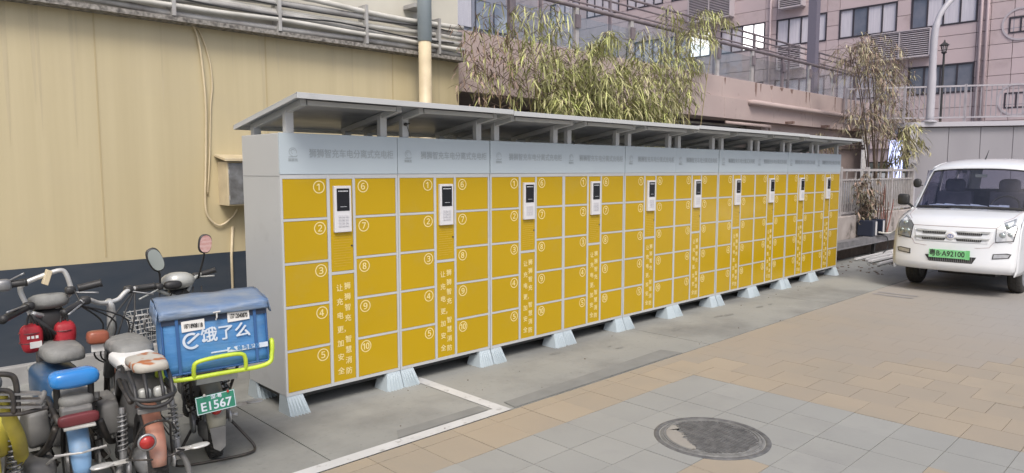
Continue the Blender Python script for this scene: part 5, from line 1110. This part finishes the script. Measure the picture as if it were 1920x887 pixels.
arc_ = [(ecx + r_ * math.cos(t), ecz + r_ * math.sin(t)) for t in [R(60) + R(258) * k / 22 for k in range(23)] for r_ in (er - .006, er + .006)]
em.add([bx(x_, y0 - .0125, z_) for x_, z_ in arc_], [(2 * k, 2 * k + 1, 2 * k + 3, 2 * k + 2) for k in range(22)])
em.add([bx(x_, y0 - .0125, z_) for x_, z_ in ((ecx - .022, ecz - .006), (ecx - .014, ecz - .014), (ecx + .040, ecz + .028), (ecx + .032, ecz + .036))], [(0, 1, 2, 3)])
em.add([bx(ecx + .055 + .009 * math.cos(t), y0 - .0125, ecz - .006 + .009 * math.sin(t)) for t in [2 * math.pi * k / 12 for k in range(12)]], [tuple(range(12))]); em.build('emblem', 'white', BX)
for (x_, z_, num, tl) in ((-.103, .848, '18718908118', .004), (.108, .868, '13712040870', .004)):
    stx = front('sticker', x_ - .052, x_ + .052, z_ - .026, z_ + .026, 'sticker', .004, tilt=tl)
    on_box(textmesh(num, .030, .0009, 'ink'), x_, z_ + .001, 'sticker_number', stx, .0145, .52); pass
ws = front('white_stripe', .045, bW - .004, .690, .714, 'white', .0025); on_box(textmesh('蜂鸟配送', .026, .0006, 'boxblue'), .145, .7025, 'stripe_lettering', ws, .0125, 1.05)
b = MB().add([bx(x_, y0 - .0125, z_) for x_, z_ in ((.05, .735), (.065, .722), (.082, .728), (.075, .712), (.088, .694), (.062, .704), (.050, .700), (.060, .714))], [(0, 1, 7), (1, 2, 3), (1, 3, 5, 7), (3, 4, 5), (5, 6, 7)]); b.build('bird_mark', 'boxblue', ws)
front('wide_stripe', -.03, .06, .697, .704, 'white', .0015)
# lid: slumped cloth overhanging front
vs = []; nu, nv = 25, 12; ys_l = [y1 + .01, y1 - .07, y1 - .14, y1 - .21, y0 + .02, y0 - .008, y0 - .020, y0 - .024, y0 - .026, y0 - .026, y0 - .024, y0 - .022]
for i in range(nu):
    x_ = -bW - .006 + (2 * bW + .012) * i / (nu - 1)
    for j in range(nv):
        z_ = (z1 + .024 + .02 * (j - 0) / 5 * -1 + .01 - .004 * math.sin(math.pi * i / (nu - 1)) * (1 if j < 5 else .5)) if j < 5 else z1 + .012 - (j - 5) * .0075
        if i in (0, nu - 1): z_ -= .004
        nz_ = mn.noise(Vector((x_ * 9, ys_l[j] * 12, j * .35))) * .006; vs.append(bx(x_ + nz_ * .5, ys_l[j] - (nz_ if j > 5 else 0), z_ + (nz_ if j <= 6 else nz_ * .5)))
ld = MB().grid(vs, nu, nv).build('lid', 'lid', BX, smooth=True); s_ = ld.modifiers.new('thickness', 'SOLIDIFY'); s_.thickness = .006
for s2 in (-1, 1):
    vs = []
    for i in range(10):
        y_ = y1 + .01 - (y1 + .01 - (y0 - .01)) * i / 9
        for j in range(4): vs.append(bx(s2 * (bW + .014 + (.012 * (j / 3) if s2 < 0 else .012 * j / 3) + .003 * math.sin(i * 1.3)), y_, z1 + .024 - j * .022 - .012 * i / 9))
    fl2 = MB().grid(vs, 10, 4).build('lid_flap', 'lid', BX, smooth=True); t2 = fl2.modifiers.new('thickness', 'SOLIDIFY'); t2.thickness = .006
b = MB().tube([bx(.005, y0 - .034, z1 - .022), bx(.004, y0 - .038, z1 - .045), bx(.0, y0 - .03, z1 - .058)], .004, 6); b.tube([bx(-.012, y0 - .036, z1 - .02), bx(.022, y0 - .036, z1 - .018)], .004, 6); b.build('zip_pull', 'chrome', BX)
front('eyelet', -.018, .018, .885, .893, 'ink', .003)

# ---- bike with spotted seat cover and orange fender
B, a, ax, fw = bike_root('electric_bike', 'electric bike with faded orange rear fender and brown spotted white seat cover', 1.02, 3.52, -8)
wheel(B, 'rear_wheel', a(0, 0, .24), ax, .24, .085); wheel(B, 'front_wheel', a(0, 1.1, .24), ax, .24, .07)
fender(B, 'rear_fender', a(0, 0, .24), ax, fw, .262, .078, 62, 170, 'orange_f'); fender(B, 'front_fender', a(0, 1.1, .24), ax, fw, .265, .08, 10, 130, 'orange_f')
MB().prism([a(-.045, -.268, .245), a(.045, -.268, .245), a(.04, -.29, .16), a(-.04, -.29, .16)], fw * .006).build('mud_flap', 'grey_pl', B)
MB().lathe([(.001, 0), (.022, .003), (.030, .014), (.032, .03), (.001, .03)], atY(277, 832, 3.215), fw, 20, closed=False).build('tail_light', 'red_lens', B, smooth=True)
MB().lathe([(.030, .012), (.038, .014), (.038, .024), (.030, .024)], atY(277, 832, 3.215), fw, 20).build('tail_light_ring', 'alu', B, smooth=True)
b = MB()
for s_ in (-1, 1):
    b.tube([a(s_ * .07, 0, .24), a(s_ * .085, .25, .26), a(s_ * .09, .45, .28)], .013, 8)
    b.tube([a(s_ * .085, -.12, .56), a(s_ * .09, .2, .58), a(s_ * .08, .42, .34)], .014, 8)
    b.tube([a(s_ * .06, 1.1, .24), a(s_ * .055, .95, .62)], .016, 8)
    b.tube(smoothpath([a(s_ * .10, .02, .2), a(s_ * .075, -.10, .36), a(s_ * .055, -.20, .46), a(0, -.24, .49)], 4), .0055, 6)
    b.tube([a(s_ * .03, -.275, .33), a(s_ * .10, -.26, .34), a(s_ * .11, -.02, .26)], .0045, 6)
b.tube(smoothpath([a(0, .45, .28), a(0, .75, .28), a(0, .88, .48), a(0, .9, .62)], 5), .03, 10); b.build('frame', 'black_metal', B, smooth=True)
for s_ in (-1, 1): shock(B, a(s_ * .115, -.02, .26), a(s_ * .105, .02, .50), .019)
# black rear rack with open window and headlight-like lamps
rb = MB(); 
rb.tube(smoothpath([a(-.08, .1, .60), a(-.088, -.12, .60), a(-.075, -.20, .59), a(0, -.22, .58), a(.075, -.20, .59), a(.088, -.12, .60), a(.08, .1, .60)], 5), .011, 8)
rb.tube(smoothpath([a(-.08, -.05, .68), a(-.076, -.17, .64), a(-.066, -.21, .57), a(0, -.225, .55), a(.066, -.21, .57), a(.076, -.17, .64), a(.08, -.05, .68)], 5), .009, 8)
for x_ in (-.03, .035): rb.tube([a(x_, -.12, .70), a(x_, -.20, .62), a(x_, -.22, .575)], .008, 6)
rb.build('rack', 'dark', B, smooth=True)
for x_ in (-.035, .028): MB().blob(a(x_, -.165, .60), .027, .02, .025, .6).build('side_reflector', 'silver_pl', B, smooth=True)
MB().box(*[0] * 6) if False else None
MB().obox(a(-.01, -.185, .53), ax * .06, fw * .02, Vector((0, 0, .012))).build('rack_bracket', 'grey_pl', B, bevel=.004)
se = MB().blob(a(-.02, .38, .705), .09, .17, .045, .5, 22, 12, wob=.10, flat=.5).build('seat', 'seat_grey', B, smooth=True)
MB().blob(a(-.02, .22, .672), .092, .12, .040, .42, 22, 12, wob=.12, flat=.6).build('seat_cover', 'sticker', se, smooth=True)
MB().obox(a(-.085, .105, .675), ax * .022 + Vector((0, 0, .006)), fw * .004, Vector((0, 0, .007))).obox(a(-.085, .102, .66), ax * .008, fw * .004, Vector((0, 0, .018))).build('seat_letter', 'ink', se)
MB().blob(a(.0, -.03, .705), .076, .12, .030, .5, 22, 12, wob=.14, flat=.6).build('rear_seat', 'spot', B, smooth=True)
MB().blob(a(0, .30, .46), .08, .15, .14, .4, wob=.04).build('battery_case', 'grey_pl', B, smooth=True)
MB().blob(a(.0, -.0, .235), .075, .10, .06, .7).build('hub_motor', 'alu', B, smooth=True)
for s_ in (-1, 1):
    pedal(B, a(s_ * .17, -.06, .27), ax, s_)
    MB().tube(smoothpath([a(s_ * .12, .0, .25), a(s_ * .15, -.06, .18), a(s_ * .16, -.08, .03)], 4), .014, 8).build('stand_leg', 'grey_pl', B, smooth=True)
stem = [atY(208, 640, 4.22), atY(209, 600, 4.22), atY(208, 575, 4.2), atY(203, 564, 4.18)]
MB().tube(stem, [.022, .022, .020, .018], 14).build('stem', 'chrome', B, smooth=True)
MB().tube([stem[0], Vector((stem[0].x + .02, stem[0].y + .16, .45))], .028, 12).lathe([(.02, -.02), (.034, -.02), (.034, .012), (.02, .012)], stem[0], (0, 0, 1), 16).build('steering_tube', 'alu', B, smooth=True)
hbp = [atY(*p) for p in ((128, 583, 4.02), (148, 568, 4.06), (165, 562, 4.1), (185, 568, 4.15), (203, 567, 4.18), (222, 561, 4.2), (236, 547, 4.22), (252, 541, 4.24), (288, 538, 4.24))]
MB().tube(smoothpath(hbp, 5), .012, 12).build('handlebar', 'chrome', B, smooth=True)
grip(B, atY(150, 569, 4.06), atY(118, 588, 4.0), .0165, (0, -.04, -.01)); grip(B, atY(254, 541, 4.24), atY(290, 536, 4.24), .0165, (0, -.04, -.04))
MB().blob(atY(183, 632, 4.0), .050, .035, .034, .5, 14, 8, rot=Matrix.Rotation(R(3), 3, 'Y')).build('turn_light', 'amber', B, smooth=True)
MB().obox(atY(186, 652, 4.0), ax * .035, fw * .004, Vector((0, 0, .018))).build('small_sticker_plate', 'sticker', B)
for k in range(6): cable(B, [hbp[1 + k % 2 * 6] + Vector((0, 0, -.01)), stem[1] + Vector((-.06 + .03 * k, -.08, .0)), stem[0] + Vector((.03 * (k - 3), -.03, -.05 - .01 * k)), a(.02 * (k - 3), .9, .5)])
bk = thing('wire_basket', 'open wire basket with tangled cables between the spotted seat bike and the box bike', 'basket', atY(290, 610, 4.55))
wb = MB(); c0 = atY(285, 600, 4.55); 
for k in range(7):
    z = c0.z + .05 - .028 * k; s_ = 1 - .05 * k; wb2 = MB().tube([c0 + Vector((-.13 * s_, -.08 * s_, z - c0.z)), c0 + Vector((.13 * s_, -.08 * s_, z - c0.z + .015)), c0 + Vector((.13 * s_, .08 * s_, z - c0.z + .015)), c0 + Vector((-.13 * s_, .08 * s_, z - c0.z))], .0028, 5, closed=True).build('basket_ring', 'chrome', bk)
for k in range(9):
    x_ = -.13 + .26 * k / 8
    for y_ in (-.08, .08): MB().tube([c0 + Vector((x_, y_, .06)), c0 + Vector((x_ * .7, y_ * .7, -.13))], .0025, 5).build('basket_wire', 'chrome', bk)
for k in range(4):
    p = [c0 + Vector((rr.uniform(-.14, .12), rr.uniform(-.1, .02), rr.uniform(-.08, .08))) for _ in range(5)]; MB().tube(smoothpath(p, 5), .004, 5).build('cable', 'dark' if k % 2 else 'conduit', bk, smooth=True)

# ---- blue moped with grey seats
Cc, a, ax, fw = bike_root('electric_bike', 'electric bike with glossy blue backrest pad, pale blue rear fender and silver handlebar loop', .765, 3.78, -6)
wheel(Cc, 'rear_wheel', a(0, 0, .21), ax, .21, .08); wheel(Cc, 'front_wheel', a(0, 1.0, .22), ax, .22, .08)
fender(Cc, 'rear_fender', a(0, -.02, .22), ax, fw, .255, .088, 75, 174, 'bike_blue', edge=.03); fender(Cc, 'front_fender', a(0, 1.0, .22), ax, fw, .25, .10, 0, 150, 'blue_body')
MB().tube([a(-.10, -.25, .35), a(0, -.288, .352), a(.10, -.25, .35)], .005, 6).build('fender_stay', 'chrome', Cc)
b = MB()
for s_ in (-1, 1):
    b.tube([a(s_ * .08, 0, .22), a(s_ * .10, .3, .26), a(s_ * .12, .5, .22), a(s_ * .10, .8, .26)], .015, 8); b.tube([a(s_ * .07, -.18, .47), a(s_ * .085, .2, .50), a(s_ * .10, .42, .28)], .014, 8); b.tube([a(s_ * .06, 1.0, .22), a(s_ * .055, .88, .6)], .017, 8)
    b.tube(smoothpath([a(s_ * .085, -.20, .46), a(s_ * .11, -.16, .38), a(s_ * .14, -.05, .30), a(s_ * .17, .02, .27)], 4), .015, 8)
b.build('frame', 'black_metal', Cc, smooth=True)
for s_ in (-1, 1):
    shock(Cc, a(s_ * .105, .02, .24), a(s_ * .11, .06, .52), .02, 'black_metal'); MB().blob(a(s_ * .145, .05, .40 if s_ > 0 else .42), .045, .11, .085, .28, wob=.25).build('side_box', 'grey_pl', Cc, smooth=True)
    MB().tube([a(s_ * .066, -.10, .52), a(s_ * .068, -.13, .65)], .014, 8).build('backrest_post', 'dark', Cc)
MB().blob(a(.0, .36, .68), .088, .17, .042, .5, 22, 12, wob=.06, flat=.6).build('seat', 'seat_grey', Cc, smooth=True)
MB().blob(a(.0, -.13, .655), .098, .05, .042, .6, 26, 12, wob=.10).build('backrest_pad', 'blue_gloss', Cc, smooth=True)
MB().blob(a(.0, -.05, .548), .072, .13, .03, .55, 20, 10, wob=.05).build('rear_seat', 'seat_grey', Cc, smooth=True)
MB().obox(a(0, -.08, .51), ax * .062, fw * .12, Vector((0, 0, .026))).build('seat_base', 'grey_pl', Cc, bevel=.012)
MB().blob(a(0, -.235, .492), .082, .02, .026, .45, 20, 8).build('maroon_pad', 'maroon', Cc, smooth=True)
MB().obox(a(0, -.24, .462), ax * .062, fw * .03, Vector((0, 0, .006))).build('rack_plate', 'silver_pl', Cc, bevel=.003)
MB().blob(a(-.03, .36, .52), .10, .20, .095, .5, 22, 12).build('body_shell', 'blue_body', Cc, smooth=True)
MB().blob(a(-.04, .54, .57), .10, .035, .02, .6).build('body_lip', 'silver_pl', Cc, smooth=True)
MB().hexa([a(-.13, .50, .25), a(.13, .50, .25), a(.13, .85, .25), a(-.13, .85, .25), a(-.13, .50, .29), a(.13, .50, .29), a(.13, .85, .29), a(-.13, .85, .29)]).build('footboard', 'grey_pl', Cc, bevel=.01)
MB().blob(a(-.15, -.05, .25), .06, .12, .05, .5, wob=.1).build('motor_cover', 'grey_pl', Cc, smooth=True)
cp = atY(90, 565, 4.3); MB().blob(cp, .095, .08, .042, .75, 20, 10, wob=.08, rot=Matrix.Rotation(R(-12), 3, 'X')).build('dash_cover', 'seat_grey', Cc, smooth=True)
MB().blob(atY(92, 605, 4.33), .085, .07, .085, .6, 18, 10).blob(Vector((cp.x + .03, 4.45, .55)), .06, .05, .2, .6).build('steering_cowl', 'dark', Cc, smooth=True)
lpp = [atY(*p) for p in ((57, 590, 4.25), (50, 572, 4.25), (38, 545, 4.25), (45, 532, 4.25), (80, 517, 4.25), (112, 507, 4.25), (124, 514, 4.25), (134, 542, 4.25))]
MB().tube(smoothpath(lpp, 5), .012, 12).build('handlebar_loop', 'chrome', Cc, smooth=True)
MB().obox(atY(88, 520, 4.23), Vector((.012, 0, -.006)), Vector((0, .02, 0)), Vector((.012, 0, .036))).build('phone_clamp', 'cream2', Cc, bevel=.003)
MB().tube(smoothpath([atY(60, 588, 4.22), atY(90, 590, 4.3), atY(122, 560, 4.28), atY(136, 543, 4.22)], 5), .013, 10).build('handlebar', 'chrome', Cc, smooth=True)
grip(Cc, atY(146, 541, 4.22), atY(191, 530, 4.2), .019, (0, -.02, -.045)); grip(Cc, atY(48, 577, 4.2), atY(4, 600, 4.0), .018, (0, -.03, .03))
for k in range(6): cable(Cc, [atY(60, 590, 4.2), atY(70 + 8 * k, 610 + 4 * k, 4.2), atY(80 + 5 * k, 650, 4.35), a(.02 * (k - 3), .95, .5)])
cable(Cc, [atY(140, 545, 4.2), atY(150, 575, 4.15), atY(118, 590, 4.2), atY(110, 640, 4.3)])
for s_ in (-1, 1):
    MB().tube(smoothpath([a(s_ * .11, 0, .24), a(s_ * .15, -.08, .16), a(s_ * .16, -.12, .03)], 4), .013, 8).build('stand_leg', 'black_metal', Cc, smooth=True)
    cable(Cc, [a(s_ * .04, -.26, .35), a(s_ * .10, -.22, .33), a(s_ * .13, -.1, .25), a(s_ * .11, 0, .19)], 'conduit', .006)
MB().blob(a(-.13, -.14, .58), .014, .018, .045, .7, rot=Matrix.Rotation(R(25), 3, 'Y')).build('lever_cap', 'grey_pl', Cc, smooth=True)
for k, (px, py, lbl) in enumerate(((58, 634, 'red cloth pouch with white lettering hanging left of the black steering cowl'), (121, 628, 'plain red cloth pouch hanging right of the black steering cowl'))):
    p = atY(px, py, 4.22); g = thing('pouch', lbl, 'pouch', p, 0, 'red pouches hanging on the bike')
    MB().blob(p, .048, .045, .072, .6, 18, 12, wob=.16).build('cloth_bag', 'red', g, smooth=True); MB().tube(smoothpath([p + Vector((-.02, -.01, .06)), p + Vector((0, 0, .12)), p + Vector((.02, -.01, .06))], 4), .005, 6).build('cord', 'dark', g)
    for z_ in (.03, -.02): MB().tube([p + Vector((.050 * math.cos(t), .047 * math.sin(t), z_)) for t in [2 * math.pi * q / 20 for q in range(20)]], .0035, 5, closed=True).build('band', 'maroon', g)
    if k == 0:
        MB().obox(p + Vector((.012, -.047, -.028)), Vector((.026, .004, 0)), Vector((0, .002, 0)), Vector((0, 0, .016))).build('white_patch', 'sticker', g)
        for q in range(3): MB().obox(p + Vector((-.018 + .018 * q, -.049, .012)), Vector((.006, 0, 0)), Vector((0, .001, 0)), Vector((0, 0, .007))).build('print_mark', 'sticker', g)
    
for g_, W_ in ((A, MW[A.name]), (B, MW[B.name]), (Cc, MW[Cc.name])):
    L_ = lambda x_, y_, z_: W_ @ Vector((x_, y_, z_)); ax_ = W_.to_3x3() @ Vector((1, 0, 0))
    MB().bar(L_(.085, -.02, .22), L_(.085, .36, .27), .012, .05).build('chain_case', 'grey_pl', g_, bevel=.006)
    MB().lathe([(.001, 0), (.035, 0), (.04, .012), (.001, .02)], L_(.09, 0, .21), ax_, 16, closed=False).lathe([(.001, 0), (.012, 0), (.012, .03), (.001, .03)], L_(.11, 0, .21), ax_, 8, closed=False).build('axle_nut', 'chrome', g_, smooth=True)
    MB().lathe([(.001, 0), (.055, 0), (.06, .014), (.05, .022), (.001, .022)], L_(-.085, 0, .21), -ax_, 18, closed=False).build('brake_drum', 'alu', g_, smooth=True)
    MB().bar(L_(-.095, -.0, .19), L_(-.10, .16, .22), .008, .016).build('brake_arm', 'chrome', g_)
    for k in range(5): cable(g_, [L_(-.10 + .01 * k, .02, .22), L_(-.12, .14 + .02 * k, .30 - .02 * k), L_(-.10 + .03 * k, .3, .42), L_(.02 * (k - 2), .5, .46)])
    for k in range(3): cable(g_, [L_(.07 + .01 * k, -.16, .44), L_(.11, -.05 + .03 * k, .36), L_(.10, .1, .30 + .03 * k), L_(.06, .3, .40)], 'conduit' if k == 1 else 'dark', .0035)
    MB().blob(L_(.0, .62, .20), .07, .10, .07, .45, wob=.2).build('controller_case', 'grey_pl', g_, smooth=True)
# ---- yellow bike cut by the frame edge
Dd, a, ax, fw = bike_root('electric_bike', 'yellow bodied electric bike with black tubular luggage rack, cut by the left photo edge', .40, 3.60, -5)
wheel(Dd, 'rear_wheel', a(0, 0, .22), ax, .22, .09); wheel(Dd, 'front_wheel', a(0, 1.0, .22), ax, .22, .08); fender(Dd, 'rear_fender', a(0, 0, .22), ax, fw, .25, .1, 70, 170, 'ybody')
MB().blob(a(.0, .20, .47), .09, .26, .10, .45, 20, 12, wob=.03).build('body_shell', 'ybody', Dd, smooth=True)
MB().tube(smoothpath([a(.06, -.22, .72), a(.085, -.2, .60), a(.115, -.12, .48), a(.125, .0, .36), a(.10, .1, .30)], 5), [.022] * 5 + [.028] * 10 + [.02] * 6, 10).build('side_panel', 'ybody', Dd, smooth=True)
MB().blob(a(.0, .36, .64), .09, .17, .045, .7, wob=.05).build('seat', 'seat_grey', Dd, smooth=True)
rk2 = MB().tube(smoothpath([atY(-60, 706, 3.35), atY(-10, 702, 3.35), atY(18, 703, 3.35), atY(28, 712, 3.35), atY(32, 735, 3.35), atY(34, 778, 3.35)], 5), .011, 8).build('rack', 'black_metal', Dd, smooth=True)
for py in (738, 750, 762): MB().bar(atY(-80, py, 3.36), atY(76, py - 1, 3.36), .05, .008).build('rack_slat', 'alu', rk2)
MB().tube([atY(-80, 781, 3.34), atY(40, 776, 3.34), atY(88, 764, 3.36)], .009, 8).build('rack_bar', 'black_metal', rk2)
MB().tube(smoothpath([atY(-40, 733, 3.34), atY(-5, 732, 3.34), atY(15, 733, 3.34), atY(24, 745, 3.34), atY(25, 776, 3.34)], 4), .010, 8).build('rack_bar', 'black_metal', rk2, smooth=True)
for s_ in (-1, 1):
    shock(Dd, a(s_ * .10, .0, .24), a(s_ * .105, -.02, .50), .027); MB().tube([a(s_ * .07, 0, .22), a(s_ * .1, .4, .25), a(s_ * .08, .85, .3), a(s_ * .05, .9, .6)], .014, 8).build('frame_tube', 'black_metal', Dd, smooth=True)
    MB().tube(smoothpath([a(s_ * .12, 0, .24), a(s_ * .16, -.1, .14), a(s_ * .17, -.13, .03)], 4), .013, 8).build('stand_leg', 'black_metal', Dd, smooth=True)
MB().tube([a(0, .93, .5), Vector((.40, 4.3, 1.0))], .025, 10).build('stem', 'black_metal', Dd)
MB().tube(smoothpath([Vector((.15, 4.2, 1.0)), Vector((.35, 4.28, 1.02)), atY(-8, 540, 4.25), atY(20, 534, 4.2)], 5), .013, 10).build('handlebar', 'chrome', Dd, smooth=True)
grip(Dd, atY(22, 533, 4.2), atY(50, 529, 4.18), .018, (0, -.03, .05))
MB().blob(atY(6, 535, 4.2), .035, .03, .03, .6).build('brake_clamp', 'alu', Dd, smooth=True)
del MW['tmp']
